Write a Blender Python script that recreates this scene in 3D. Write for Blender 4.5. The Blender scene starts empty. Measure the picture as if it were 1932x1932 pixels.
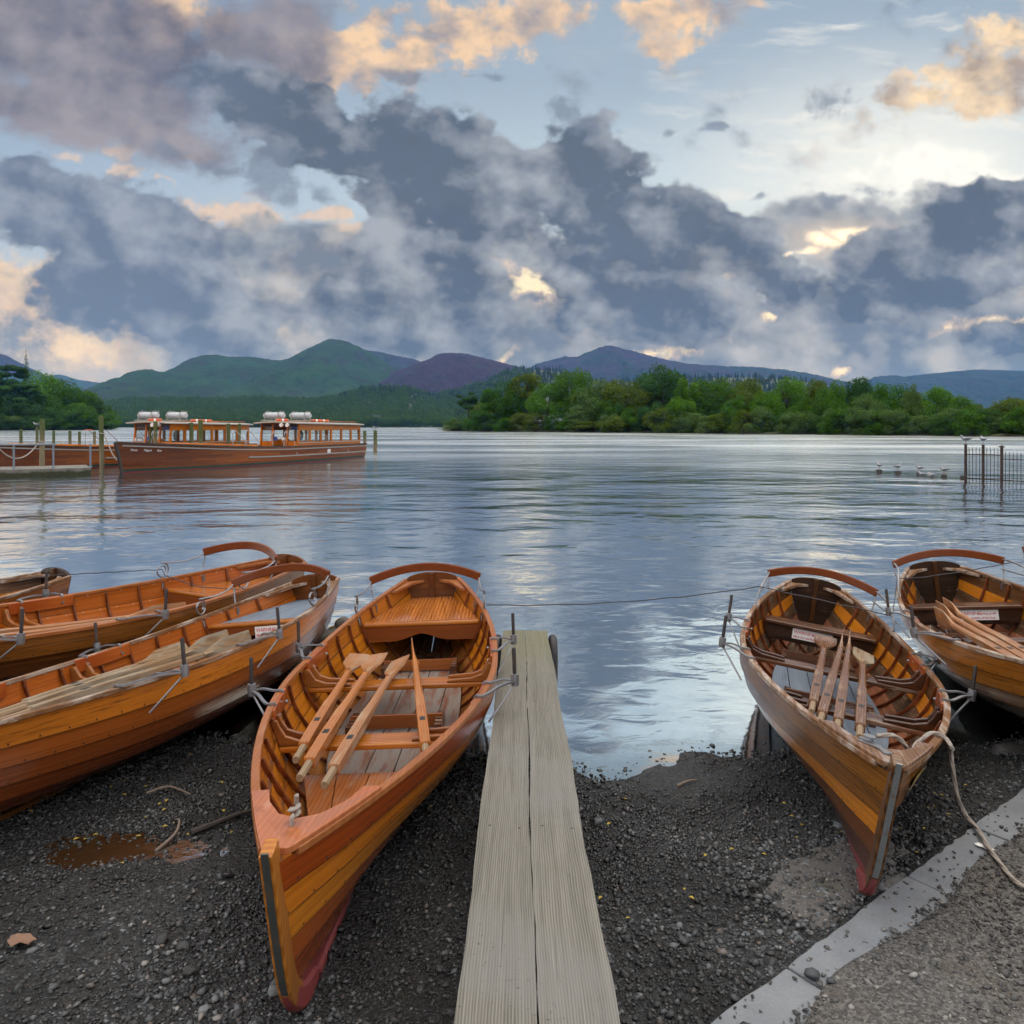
import bpy, bmesh, math, random
import numpy as np
from mathutils import Vector, Matrix, noise as mnoise
R_ = math.radians
PI = math.pi
sc = bpy.context.scene
COL = sc.collection
random.seed(7)
rng = np.random.default_rng(11)

# ------------------------------------------------------------------ camera
FPX = 1475.0; HORY = 804.0; EYE = 2.05          # focal length in pixels of a 1932 px frame, horizon row, eye height over the lake
cam_d = bpy.data.cameras.new('camera')
cam = bpy.data.objects.new('camera', cam_d); COL.objects.link(cam)
cam.location = (0, 0, EYE); cam.rotation_euler = (R_(90), 0, 0)
cam_d.sensor_width = 36; cam_d.lens = FPX / 1932 * 36
cam_d.shift_y = -(966 - HORY) / 1932
cam_d.clip_start = 0.05; cam_d.clip_end = 30000
sc.camera = cam
sc.view_settings.view_transform = 'Standard'; sc.view_settings.look = 'None'
sc.view_settings.exposure = 0.12; sc.view_settings.gamma = 1.0
sc.view_settings.use_curve_mapping = False
sc.cycles.max_bounces = 7; sc.cycles.diffuse_bounces = 2; sc.cycles.glossy_bounces = 3
sc.cycles.transmission_bounces = 4; sc.cycles.transparent_max_bounces = 10; sc.cycles.volume_bounces = 0
sc.cycles.caustics_reflective = False; sc.cycles.caustics_refractive = False
sc.cycles.sample_clamp_indirect = 4.0
sc.cycles.use_denoising = True
sc.cycles.use_adaptive_sampling = True; sc.cycles.adaptive_threshold = 0.03; sc.cycles.adaptive_min_samples = 16

# ------------------------------------------------------------------ node helpers
class NT:
    """short-hand for building node trees"""
    def __init__(s, tree): s.t = tree; s.n = tree.nodes; s.l = tree.links
    def put(s, sock, v):
        if v is None: return
        if isinstance(v, bpy.types.NodeSocket): s.l.new(v, sock)
        elif isinstance(v, (tuple, list)):
            sock.default_value = tuple(v) + (1.0,) if (sock.type == 'RGBA' and len(v) == 3) else tuple(v)
        else: sock.default_value = v
    def m(s, op, a=None, b=None, c=None, clamp=False):
        nd = s.n.new('ShaderNodeMath'); nd.operation = op; nd.use_clamp = clamp
        for i, v in enumerate((a, b, c)): s.put(nd.inputs[i], v)
        return nd.outputs[0]
    def add(s, a, b): return s.m('ADD', a, b)
    def sub(s, a, b): return s.m('SUBTRACT', a, b)
    def mul(s, a, b): return s.m('MULTIPLY', a, b)
    def v(s, op, a=None, b=None, scale=None):
        nd = s.n.new('ShaderNodeVectorMath'); nd.operation = op
        s.put(nd.inputs[0], a); s.put(nd.inputs[1], b)
        if scale is not None: s.put(nd.inputs['Scale'], scale)
        return nd.outputs['Value'] if op in ('LENGTH', 'DOT_PRODUCT', 'DISTANCE') else nd.outputs[0]
    def xyz(s, x=0.0, y=0.0, z=0.0):
        nd = s.n.new('ShaderNodeCombineXYZ')
        for i, q in enumerate((x, y, z)): s.put(nd.inputs[i], q)
        return nd.outputs[0]
    def sep(s, vec):
        nd = s.n.new('ShaderNodeSeparateXYZ'); s.put(nd.inputs[0], vec); return nd.outputs
    def mapping(s, vec, loc=(0, 0, 0), rot=(0, 0, 0), scale=(1, 1, 1), typ='POINT'):
        nd = s.n.new('ShaderNodeMapping'); nd.vector_type = typ; s.put(nd.inputs[0], vec)
        s.put(nd.inputs[1], loc)
        if typ in ('POINT', 'TEXTURE'): s.put(nd.inputs[2], rot); s.put(nd.inputs[3], scale)
        return nd.outputs[0]
    def noise(s, vec, scale=5.0, detail=4.0, rough=0.5, dist=0.0, lac=2.0, color=False):
        nd = s.n.new('ShaderNodeTexNoise'); s.put(nd.inputs['Vector'], vec)
        s.put(nd.inputs['Scale'], scale); s.put(nd.inputs['Detail'], detail); s.put(nd.inputs['Roughness'], rough)
        s.put(nd.inputs['Distortion'], dist); s.put(nd.inputs['Lacunarity'], lac)
        return nd.outputs['Color'] if color else nd.outputs[0]
    def voro(s, vec, scale=5.0, out='Distance', feature='F1', rand=1.0):
        nd = s.n.new('ShaderNodeTexVoronoi'); nd.feature = feature; s.put(nd.inputs['Vector'], vec)
        s.put(nd.inputs['Scale'], scale); s.put(nd.inputs['Randomness'], rand); return nd.outputs[out]
    def wave(s, vec, scale=5.0, dist=2.0, detail=2.0, dscale=1.0, rough=0.5, dirn='X'):
        nd = s.n.new('ShaderNodeTexWave'); nd.bands_direction = dirn; s.put(nd.inputs['Vector'], vec)
        s.put(nd.inputs['Scale'], scale); s.put(nd.inputs['Distortion'], dist); s.put(nd.inputs['Detail'], detail)
        s.put(nd.inputs['Detail Scale'], dscale); s.put(nd.inputs['Detail Roughness'], rough); return nd.outputs[1]
    def mr(s, val, a, b, c=0.0, d=1.0, smooth=True):
        nd = s.n.new('ShaderNodeMapRange'); nd.interpolation_type = 'SMOOTHSTEP' if smooth else 'LINEAR'
        for i, q in enumerate((val, a, b, c, d)): s.put(nd.inputs[i], q)
        return nd.outputs[0]
    def mix(s, fac, a, b, mode='MIX'):
        nd = s.n.new('ShaderNodeMix'); nd.data_type = 'RGBA'; nd.blend_type = mode; nd.clamp_factor = True
        s.put(nd.inputs[0], fac); s.put(nd.inputs[6], a); s.put(nd.inputs[7], b); return nd.outputs[2]
    def ramp(s, fac, stops, interp='LINEAR'):
        nd = s.n.new('ShaderNodeValToRGB'); cr = nd.color_ramp; cr.interpolation = interp
        while len(cr.elements) < len(stops): cr.elements.new(0.5)
        for e, (p, c) in zip(cr.elements, stops): e.position = p; e.color = tuple(c) + (1.0,) if len(c) == 3 else c
        s.put(nd.inputs[0], fac); return nd.outputs[0]
    def bump(s, h, strength=0.3, dist=0.01, normal=None):
        nd = s.n.new('ShaderNodeBump'); s.put(nd.inputs['Height'], h); s.put(nd.inputs['Strength'], strength)
        s.put(nd.inputs['Distance'], dist)
        if normal is not None: s.put(nd.inputs['Normal'], normal)
        return nd.outputs[0]

def srgb(r, g, b):
    f = lambda c: (c / 255 / 12.92) if c <= 10 else ((c / 255 + 0.055) / 1.055) ** 2.4
    return (f(r), f(g), f(b))

# ------------------------------------------------------------------ sky: Nishita base, evening gradient and cloud layers, all in world directions
SUN_AZ, SUN_EL = 24.0, 55.0      # degrees to the right of straight ahead, above the horizon
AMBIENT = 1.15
world = bpy.data.worlds.new('World'); sc.world = world; world.use_nodes = True
W = NT(world.node_tree)
for nd in list(W.n): W.n.remove(nd)
geo = W.n.new('ShaderNodeTexCoord').outputs['Generated']
dx, dy, dz = W.sep(geo)
ysafe = W.m('MAXIMUM', dy, 0.22)
PA = W.m('DIVIDE', W.mul(dx, 1.475), ysafe)
PB = W.m('DIVIDE', W.mul(W.m('ABSOLUTE', dz), 1.475), ysafe)
P0 = W.xyz(PA, PB, 0.0)
wn1 = W.v('SUBTRACT', W.noise(P0, 4.0, 2.0, 0.5, color=True), (0.5, 0.5, 0.5))
wn2 = W.v('SUBTRACT', W.noise(P0, 15.0, 3.0, 0.55, color=True), (0.5, 0.5, 0.5))
PW = W.v('ADD', W.v('ADD', P0, W.v('SCALE', wn1, scale=0.075)), W.v('SCALE', wn2, scale=0.03))
def field(P, det):
    n = W.noise(P, 8.0, det, 0.56)
    vn = W.n.new('ShaderNodeTexVoronoi'); vn.feature = 'SMOOTH_F1'; W.put(vn.inputs['Vector'], P); vn.inputs['Scale'].default_value = 17.0
    vn.inputs['Detail'].default_value = 2.0; vn.inputs['Roughness'].default_value = 0.5; vn.inputs['Smoothness'].default_value = 0.35; vn.normalize = True
    return W.add(W.mul(n, 0.78), W.mul(W.sub(0.70, vn.outputs['Distance']), 0.46))
PS = W.mapping(W.v('ADD', P0, W.v('SCALE', wn2, scale=0.016)), (0, 0, 0), (0, 0, R_(20)), (0.85, 1.1, 1))
F1 = field(PS, 7.0)
F1L = field(W.v('ADD', PS, (0.014, 0.026, 0.0)), 7.0)
R1 = W.noise(PS, 6.0, 5.0, 0.52); R2 = W.noise(W.v('ADD', PS, (0.022, 0.038, 0.0)), 6.0, 4.0, 0.52)
RELIEF = W.add(W.mul(W.sub(F1, F1L), 0.45), W.mul(W.sub(R1, R2), 0.75))
FN = W.add(W.mul(F1, 0.6), W.mul(W.noise(PW, 20.0, 6.0, 0.62), 0.4))
BROAD = W.noise(P0, 3.1, 3.0, 0.5)
def px(x, y): return ((x - 966) / 1000, (804 - y) / 1000)
CHAIN = 0.0
def blobs(lst, P=None, grow=1.0):
    """union of ellipses (x, y, rx, ry, tilt) given in thousandths of the tangent plane -> 1 at a centre, 0 on the rim, negative outside"""
    global CHAIN
    acc = None
    for (x, y, rx, ry, ang) in lst:
        a, b = px(x, y)
        # the z of the centre carries the previous blob's value (scaled away) so that the blobs are evaluated one after another
        q = W.mapping(P or PW, W.xyz(a, b, CHAIN), (0, 0, R_(ang)), (rx / 1000 * grow, ry / 1000 * grow, 1e6), 'TEXTURE')
        d = W.v('LENGTH', q)
        acc = d if acc is None else W.m('SMOOTH_MIN', acc, d, 0.25)
        CHAIN = acc
    return W.sub(1.0, acc)
def cover(lst, amp, lo=0.0, hi=0.25, F=None, P=None, grow=1.0):
    return W.mr(W.add(blobs(lst, P, grow), W.mul(W.sub(F or F1, 0.5), amp)), lo, hi)
def lit(base_dark, base_light, k=5.0, off=0.35, extra=None):
    t = W.add(W.mul(RELIEF, k), off)
    if extra is not None: t = W.add(t, extra)
    return W.mix(W.m('MULTIPLY', t, 1.0, clamp=True), base_dark, base_light)
# clear sky
nish = W.n.new('ShaderNodeTexSky'); nish.sky_type = 'NISHITA'; nish.sun_disc = False
nish.sun_elevation = R_(SUN_EL); nish.sun_rotation = R_(SUN_AZ)
grad = W.ramp(W.m('DIVIDE', PB, 0.9), [(0.0, srgb(228, 214, 200)), (0.3, srgb(205, 214, 222)), (0.5, srgb(190, 206, 216)), (0.72, srgb(160, 177, 192)), (0.95, srgb(150, 168, 185))])
leftblue = W.mr(PA, 0.15, -0.8)
grad = W.mix(W.mul(leftblue, 0.6), grad, W.ramp(W.m('DIVIDE', PB, 0.9), [(0.0, srgb(214, 196, 186)), (0.35, srgb(160, 176, 196)), (0.6, srgb(140, 160, 188)), (1.0, srgb(134, 152, 178))]))
glow = W.mr(W.v('LENGTH', W.mapping(P0, (px(1720, 330)[0], px(1720, 330)[1], 0), (0, 0, 0), (0.62, 0.34, 1), 'TEXTURE')), 1.0, 0.0)
sky = W.mix(W.mul(glow, 0.9), grad, srgb(246, 245, 236))
sky = W.mix(0.06, sky, W.v('SCALE', nish.outputs[0], scale=0.1))
cir = W.noise(W.mapping(PW, (0, 0, 0), (0, 0, R_(-28)), (1.6, 9, 1)), 3.0, 6.0, 0.55)
sky = W.mix(W.mul(W.mul(W.mr(cir, 0.5, 0.75), W.mr(PA, 0.0, 0.6)), 0.55), sky, srgb(250, 244, 232))
# high peach cloud
WH = cover([(1760, 320, 170, 34, 8), (1860, 350, 120, 30, 10)], 6, -0.2, 0.9, F=FN)
sky = W.mix(W.mul(WH, 0.85), sky, (1.0, 0.98, 0.92))
PE = cover([(700, 85, 150, 60, 10), (860, 55, 200, 56, 6), (1010, 25, 120, 40, 6), (320, 20, 120, 50, 0), (1280, 14, 110, 34, 0), (1265, 78, 60, 20, 10), (640, 130, 90, 44, 0)], 7, -0.15, 0.8, F=FN)
sky = W.mix(W.mul(PE, 0.9), sky, lit(srgb(160, 150, 150), srgb(246, 208, 164), 6.5, 0.58))
PR = cover([(1850, 150, 130, 44, 14), (1770, 185, 100, 30, 10), (1910, 60, 80, 46, 10), (1850, 205, 100, 22, 8)], 7, -0.2, 0.9, F=FN)
sky = W.mix(W.mul(PR, 0.85), sky, lit(srgb(172, 148, 126), srgb(254, 222, 176), 6.5, 0.58))
SM = cover([(130, 290, 30, 13, 0), (235, 318, 42, 13, -8), (215, 270, 34, 12, 0), (455, 412, 82, 34, -6), (610, 412, 50, 15, 0), (655, 440, 34, 14, 0), (330, 340, 30, 10, -20), (370, 290, 26, 12, 0)], 7, -0.1, 0.8, F=FN)
sky = W.mix(W.mul(SM, 0.8), sky, lit(srgb(196, 180, 172), srgb(242, 208, 172), 3.0, 0.6))
# pale low bank along the horizon
LOW = W.mr(W.add(W.mr(PB, 0.38, 0.12, -0.2, 1.0), W.mul(W.sub(F1, 0.5), 2.4)), 0.0, 0.6)
lowcol = W.mix(W.mr(BROAD, 0.38, 0.62), srgb(120, 130, 146), srgb(180, 177, 178))
lowcol = W.mix(W.m('MULTIPLY', W.add(W.mul(RELIEF, 4.0), W.mul(W.sub(BROAD, 0.60), 2.2)), 1.0, clamp=True), lowcol, srgb(236, 206, 182))
sky = W.mix(W.mul(LOW, 0.92), sky, lowcol)
# warm gaps
G1 = cover([(540, 560, 60, 90, 20), (580, 640, 44, 64, 0), (40, 530, 120, 70, 0), (170, 645, 150, 50, 0), (640, 470, 60, 24, 0), (880, 415, 120, 34, -10)], 5, -0.1, 0.9, F=FN)
sky = W.mix(W.mul(G1, 0.9), sky, lit(srgb(214, 188, 168), srgb(255, 230, 190), 3.5, 0.55))
# purple top-left sheets
PU = cover([(60, 70, 260, 100, -12), (190, 150, 230, 90, -22), (260, 60, 160, 70, -20), (90, 210, 180, 46, -12), (310, 245, 140, 46, -25), (480, 60, 125, 70, -14), (560, 40, 70, 56, 0), (560, 110, 70, 46, -20)], 2.2, -0.25, 0.6, grow=1.12)
pucol = lit(srgb(99, 100, 114), srgb(154, 147, 152), 3.0, 0.4, W.mul(W.sub(BROAD, 0.5), 2.6))
sky = W.mix(W.mul(PU, 0.94), sky, pucol)
# middle-grey banks
MG = cover([(1780, 470, 330, 80, 6), (1700, 600, 340, 80, 0), (1460, 640, 230, 70, 0), (1100, 640, 200, 70, 0), (760, 560, 200, 120, 0), (560, 480, 160, 44, 0), (700, 650, 180, 66, 0), (860, 470, 110, 66, 0), (300, 560, 200, 100, -20), (1850, 690, 230, 34, 0), (1560, 430, 130, 44, 4), (1330, 560, 140, 90, 0), (1000, 600, 160, 70, 0), (980, 480, 120, 60, 0), (1280, 660, 160, 50, 0), (640, 560, 100, 70, 0), (450, 520, 90, 60, 0)], 2.8, -0.22, 0.36, grow=1.1)
rimwarm = W.mr(PB, 0.48, 0.16)
def rim(sky, msk, k):
    e = W.mul(W.mul(W.mul(msk, W.sub(1.0, msk)), 4.0), W.mul(rimwarm, k)); return W.mix(e, sky, srgb(255, 226, 186))
sky = W.mix(W.mul(MG, 0.9), sky, lit(srgb(106, 115, 128), srgb(180, 181, 184), 4.5, 0.42, W.mul(W.sub(BROAD, 0.5), 2.2)))
G2 = cover([(1000, 548, 70, 26, -4), (1040, 558, 50, 14, 8), (1365, 512, 70, 26, -10), (1420, 500, 36, 18, 0), (1450, 592, 16, 9, 0), (1885, 616, 70, 12, 6), (940, 655, 26, 20, 0), (1590, 690, 18, 10, 0), (1240, 660, 70, 16, 8)], 8.5, -0.5, 0.95, F=FN)
sky = W.mix(W.mul(W.mr(G2, 0.0, 0.7), 0.7), sky, srgb(218, 196, 178))
sky = W.mix(W.mr(G2, 0.45, 1.0), sky, srgb(255, 238, 200))
sky = rim(sky, MG, 0.04)
SG = cover([(1603, 446, 30, 11, 0), (1572, 458, 34, 8, -10), (1530, 470, 30, 7, 0), (1490, 472, 20, 7, 10)], 5.0, -0.3, 1.1, F=FN)
SGW = W.mr(W.v('LENGTH', W.mapping(P0, (px(1590, 452)[0], px(1590, 452)[1], 0), (0, 0, 0), (0.16, 0.06, 1), 'TEXTURE')), 1.0, 0.0)
sky = W.mix(W.mul(SGW, 0.6), sky, srgb(240, 214, 180))
sky = W.mix(SG, sky, (1.5, 1.2, 0.82))
# dark cumulus
DK = cover([(470, 185, 105, 52, -28), (600, 232, 160, 64, -22), (760, 285, 175, 80, -20), (880, 345, 150, 84, -14), (980, 350, 80, 60, 0), (1090, 330, 92, 92, 0), (1130, 405, 130, 92, -35), (1215, 470, 140, 84, -45), (1180, 560, 140, 84, -20), (1290, 605, 80, 48, 0), (1340, 455, 90, 66, -20), (1405, 470, 80, 60, -25), (1460, 520, 90, 56, -10), (1320, 420, 70, 50, -40),
   (60, 385, 130, 74, -18), (190, 410, 140, 74, -22), (290, 480, 140, 92, -35), (210, 540, 110, 78, -10), (360, 590, 140, 70, -25), (460, 625, 86, 44, -30), (700, 600, 120, 64, 0), (790, 540, 120, 74, -30), (880, 600, 100, 68, 0), (720, 480, 60, 50, -30), (1740, 535, 190, 48, 2), (1860, 420, 130, 56, 22), (1760, 480, 150, 40, 4), (740, 400, 90, 40, -40), (1900, 640, 76, 30, 10)], 2.7, -0.04, 0.24, grow=1.12)
core = W.mr(W.add(blobs([(600, 200, 150, 60, -22), (520, 215, 90, 44, -20), (760, 330, 180, 60, -18), (1110, 400, 120, 90, -40), (1200, 520, 110, 100, -40), (200, 570, 130, 60, -15), (330, 620, 120, 46, -15), (740, 620, 150, 60, 0), (1720, 545, 190, 46, 0), (1060, 590, 60, 60, 0), (1850, 420, 100, 40, 20)]), W.mul(W.sub(F1, 0.5), 2.0)), -0.6, 0.7)
dkcol = lit(srgb(88, 97, 110), srgb(162, 167, 176), 4.8, 0.46, W.add(W.mul(core, -0.42), W.mul(W.sub(BROAD, 0.5), 1.6)))
dkcol = W.mix(W.mr(PA, -0.35, -0.7), dkcol, W.mix(0.35, dkcol, srgb(128, 142, 168)))
sky = W.mix(W.mul(DK, 0.96), sky, dkcol)
sky = rim(sky, DK, 0.03)
WISP = cover([(505, 335, 62, 50, -40), (545, 378, 50, 26, -30), (430, 318, 60, 22, -10), (1062, 208, 60, 26, -20), (1545, 198, 56, 26, 10), (1270, 240, 24, 12, 0), (930, 150, 36, 14, 0), (1450, 360, 20, 10, 0), (1360, 232, 26, 10, 10), (600, 370, 40, 22, -30), (760, 140, 40, 14, 0), (1620, 368, 60, 20, 10), (340, 285, 60, 20, -25)], 7, 0.1, 1.1, F=FN)
sky = W.mix(W.mul(WISP, 0.7), sky, srgb(120, 130, 146))
# the rest of the dome (overhead, behind): broken overcast, brightened past the visible sky to light the boats
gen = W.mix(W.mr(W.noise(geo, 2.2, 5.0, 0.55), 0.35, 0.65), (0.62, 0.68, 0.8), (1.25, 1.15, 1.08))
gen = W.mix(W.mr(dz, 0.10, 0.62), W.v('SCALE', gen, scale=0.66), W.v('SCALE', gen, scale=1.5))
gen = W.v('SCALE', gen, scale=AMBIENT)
bg = W.n.new('ShaderNodeBackground'); W.put(bg.inputs[0], sky)
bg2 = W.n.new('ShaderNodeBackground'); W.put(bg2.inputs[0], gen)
bg3 = W.n.new('ShaderNodeBackground'); bg3.inputs[0].default_value = (0.05, 0.06, 0.07, 1)
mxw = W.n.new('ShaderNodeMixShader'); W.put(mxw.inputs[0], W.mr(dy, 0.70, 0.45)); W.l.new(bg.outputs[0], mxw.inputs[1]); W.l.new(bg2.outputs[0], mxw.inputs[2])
mxg = W.n.new('ShaderNodeMixShader'); W.put(mxg.inputs[0], W.mr(dz, -0.02, -0.12)); W.l.new(mxw.outputs[0], mxg.inputs[1]); W.l.new(bg3.outputs[0], mxg.inputs[2])
wo = W.n.new('ShaderNodeOutputWorld'); W.l.new(mxg.outputs[0], wo.inputs[0])
world.cycles.sampling_method = 'NONE'

sun_d = bpy.data.lights.new('sun', 'SUN'); sun = bpy.data.objects.new('sun', sun_d); COL.objects.link(sun)
sun_d.energy = 0.9; sun_d.angle = R_(45); sun_d.color = (1.0, 0.86, 0.68)
sd = Vector((math.sin(R_(SUN_AZ)) * math.cos(R_(SUN_EL)), math.cos(R_(SUN_AZ)) * math.cos(R_(SUN_EL)), math.sin(R_(SUN_EL))))
sun.rotation_euler = sd.to_track_quat('Z', 'Y').to_euler(); sun.location = (20, 40, 20)

# ------------------------------------------------------------------ mesh helpers
def tag(o, label=None, cat=None, group=None, kind=None):
    if label: o['label'] = label
    if cat: o['category'] = cat
    if group: o['group'] = group
    if kind: o['kind'] = kind
    return o
def link(name, me, parent=None, mats=(), loc=None):
    o = bpy.data.objects.new(name, me); COL.objects.link(o)
    if parent is not None: o.parent = parent
    if loc is not None: o.location = loc
    for m_ in (mats if isinstance(mats, (list, tuple)) else [mats]):
        if m_ is not None: me.materials.append(m_)
    return o
def empty(name, loc=(0, 0, 0), rot=(0, 0, 0), label=None, cat=None, group=None):
    o = bpy.data.objects.new(name, None); COL.objects.link(o); o.location = loc; o.rotation_euler = rot
    o.empty_display_size = 0.1
    return tag(o, label, cat, group)
class MB:
    """collects shapes and links them as one mesh object"""
    def __init__(s): s.v = []; s.f = []; s.mi = []; s.uv = []; s.mat = 0
    def add(s, verts, faces, uvs=None):
        b = len(s.v); s.v += [tuple(p) for p in verts]
        for i, fc in enumerate(faces):
            s.f.append(tuple(b + k for k in fc)); s.mi.append(s.mat)
            s.uv.append(uvs[i] if uvs else None)
        return s
    def box(s, c, d, M=None):
        x, y, z = d[0] / 2, d[1] / 2, d[2] / 2
        vs = [Vector((i * x, j * y, k * z)) for i in (-1, 1) for j in (-1, 1) for k in (-1, 1)]
        if M is not None: vs = [M @ p for p in vs]
        vs = [p + Vector(c) for p in vs]
        return s.add(vs, [(0, 1, 3, 2), (4, 6, 7, 5), (0, 4, 5, 1), (2, 3, 7, 6), (0, 2, 6, 4), (1, 5, 7, 3)])
    def prism(s, poly, ext, close=True):
        """poly: 3-d outline, ext: extrusion vector"""
        n = len(poly); e = Vector(ext); a = [Vector(p) for p in poly]
        return s.add(a + [p + e for p in a], [tuple(range(n))[::-1], tuple(range(n, 2 * n))] + [(i, (i + 1) % n, n + (i + 1) % n, n + i) for i in range(n)])
    def sweep(s, path, sect, up=(0, 0, 1), cap=True, closed=False, scales=None, twist=None):
        """sweep a closed section (list of (side, up) offsets) along a path"""
        P = [Vector(p) for p in path]; n = len(P); k = len(sect); rows = []
        U = Vector(up)
        for i, p in enumerate(P):
            if closed: t = P[(i + 1) % n] - P[i - 1]
            else: t = P[min(i + 1, n - 1)] - P[max(i - 1, 0)]
            t.normalize()
            sd_ = t.cross(U)
            if sd_.length < 1e-4: sd_ = t.cross(Vector((1, 0, 0)) if abs(t.x) < .9 else Vector((0, 1, 0)))
            sd_.normalize(); u_ = sd_.cross(t)
            sc_ = scales[i] if scales else 1.0
            a_ = twist[i] if twist else 0.0
            if a_: sd_, u_ = sd_ * math.cos(a_) + u_ * math.sin(a_), u_ * math.cos(a_) - sd_ * math.sin(a_)
            rows += [p + sd_ * (q[0] * sc_) + u_ * (q[1] * sc_) for q in sect]
        fs = []
        for i in range(n if closed else n - 1):
            i2 = (i + 1) % n
            for j in range(k):
                j2 = (j + 1) % k
                fs.append((i * k + j, i * k + j2, i2 * k + j2, i2 * k + j))
        if cap and not closed:
            fs.append(tuple(range(k))[::-1]); fs.append(tuple(range((n - 1) * k, n * k)))
        return s.add(rows, fs)
    def tube(s, path, r, n=8, cap=True, closed=False, scales=None, up=(0, 0, 1)):
        return s.sweep(path, [(r * math.cos(2 * PI * i / n), r * math.sin(2 * PI * i / n)) for i in range(n)], up, cap, closed, scales)
    def bar(s, path, w, h, up=(0, 0, 1), cap=True):
        return s.sweep(path, [(-w / 2, -h / 2), (w / 2, -h / 2), (w / 2, h / 2), (-w / 2, h / 2)], up, cap)
    def lathe(s, prof, c=(0, 0, 0), n=12, M=None):
        """prof: (radius, height) pairs about z"""
        vs = []; k = len(prof)
        for i in range(n):
            a = 2 * PI * i / n
            for r, z in prof:
                p = Vector((r * math.cos(a), r * math.sin(a), z)); vs.append((M @ p if M is not None else p) + Vector(c))
        fs = [(i * k + j, ((i + 1) % n) * k + j, ((i + 1) % n) * k + j + 1, i * k + j + 1) for i in range(n) for j in range(k - 1)]
        if prof[0][0] > 1e-6: fs.append(tuple(i * k for i in range(n))[::-1])
        if prof[-1][0] > 1e-6: fs.append(tuple(i * k + k - 1 for i in range(n)))
        return s.add(vs, fs)
    def grid(s, rows, uvs=None, flip=False):
        """rows of points -> quads"""
        n, k = len(rows), len(rows[0]); vs = [p for r in rows for p in r]; fs = []; us = []
        for i in range(n - 1):
            for j in range(k - 1):
                q = (i * k + j, i * k + j + 1, (i + 1) * k + j + 1, (i + 1) * k + j)
                if flip: q = q[::-1]
                fs.append(q)
                if uvs: us.append([uvs[a] for a in q])
        return s.add(vs, fs, us if uvs else None)
    def ball(s, c, r, n=10, m=6, M=None, sq=(1, 1, 1)):
        prof = [(max(1e-7, math.sin(PI * j / m)) * r, -math.cos(PI * j / m) * r) for j in range(m + 1)]
        S3 = Matrix.Diagonal(Vector(sq)); return s.lathe(prof, c, n, (M @ S3) if M is not None else S3)
    def build(s, name, mats=None, parent=None, smooth=False, bevel=0.0, loc=None, angle=40, seg=2):
        me = bpy.data.meshes.new(name); me.from_pydata(s.v, [], s.f)
        o = link(name, me, parent, mats, loc)
        if any(s.mi): me.polygons.foreach_set('material_index', s.mi)
        if any(u is not None for u in s.uv):
            ul = me.uv_layers.new(name='UVMap')
            for pl, u in zip(me.polygons, s.uv):
                if u:
                    for li, q in zip(pl.loop_indices, u): ul.data[li].uv = q
        if smooth:
            me.polygons.foreach_set('use_smooth', [True] * len(me.polygons))
            if smooth != 'all': me.set_sharp_from_angle(angle=R_(angle))
        if bevel:
            b = o.modifiers.new('edge', 'BEVEL'); b.width = bevel; b.segments = seg; b.limit_method = 'ANGLE'; b.angle_limit = R_(50)
        me.update(); return o
def np_mesh(name, V, F, mats=None, parent=None, smooth=False, attr=None, kindex=None):
    """fast mesh from numpy arrays (all faces with the same number of corners)"""
    me = bpy.data.meshes.new(name); V = np.ascontiguousarray(V, dtype=np.float32); F = np.ascontiguousarray(F, dtype=np.int32)
    me.vertices.add(len(V)); me.vertices.foreach_set('co', V.ravel())
    k = F.shape[1]; me.loops.add(F.size); me.loops.foreach_set('vertex_index', F.ravel())
    me.polygons.add(len(F)); me.polygons.foreach_set('loop_start', np.arange(0, F.size, k, dtype=np.int32))
    if smooth: me.polygons.foreach_set('use_smooth', np.ones(len(F), dtype=bool))
    if kindex is not None: me.polygons.foreach_set('material_index', kindex.astype(np.int32))
    me.update(calc_edges=True)
    if attr is not None:
        for nm, (dom, arr) in attr.items():
            a = me.attributes.new(nm, 'FLOAT', dom); a.data.foreach_set('value', arr.astype(np.float32))
    if parent == 'mesh': 
        for m_ in (mats if isinstance(mats, (list, tuple)) else [mats]): me.materials.append(m_)
        return me
    return link(name, me, parent, mats)
def grow(o, obj_new=None): pass
def fbm2(x, y, seed=0, octv=5, rough=0.5, lac=2.0):
    """value-noise fbm on numpy arrays, about -1..1"""
    r = np.random.default_rng(seed); T = r.uniform(-1, 1, (256, 256)); out = 0; a = 1.0; tot = 0
    for o_ in range(octv):
        xi = np.floor(x).astype(int); yi = np.floor(y).astype(int); fx = x - xi; fy = y - yi
        fx = fx * fx * (3 - 2 * fx); fy = fy * fy * (3 - 2 * fy)
        g = lambda i, j: T[(xi + i) % 256, (yi + j) % 256]
        out = out + a * ((g(0, 0) * (1 - fx) + g(1, 0) * fx) * (1 - fy) + (g(0, 1) * (1 - fx) + g(1, 1) * fx) * fy)
        tot += a; a *= rough; x = x * lac + 17.3; y = y * lac + 5.1
    return out / tot * 1.6

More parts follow.
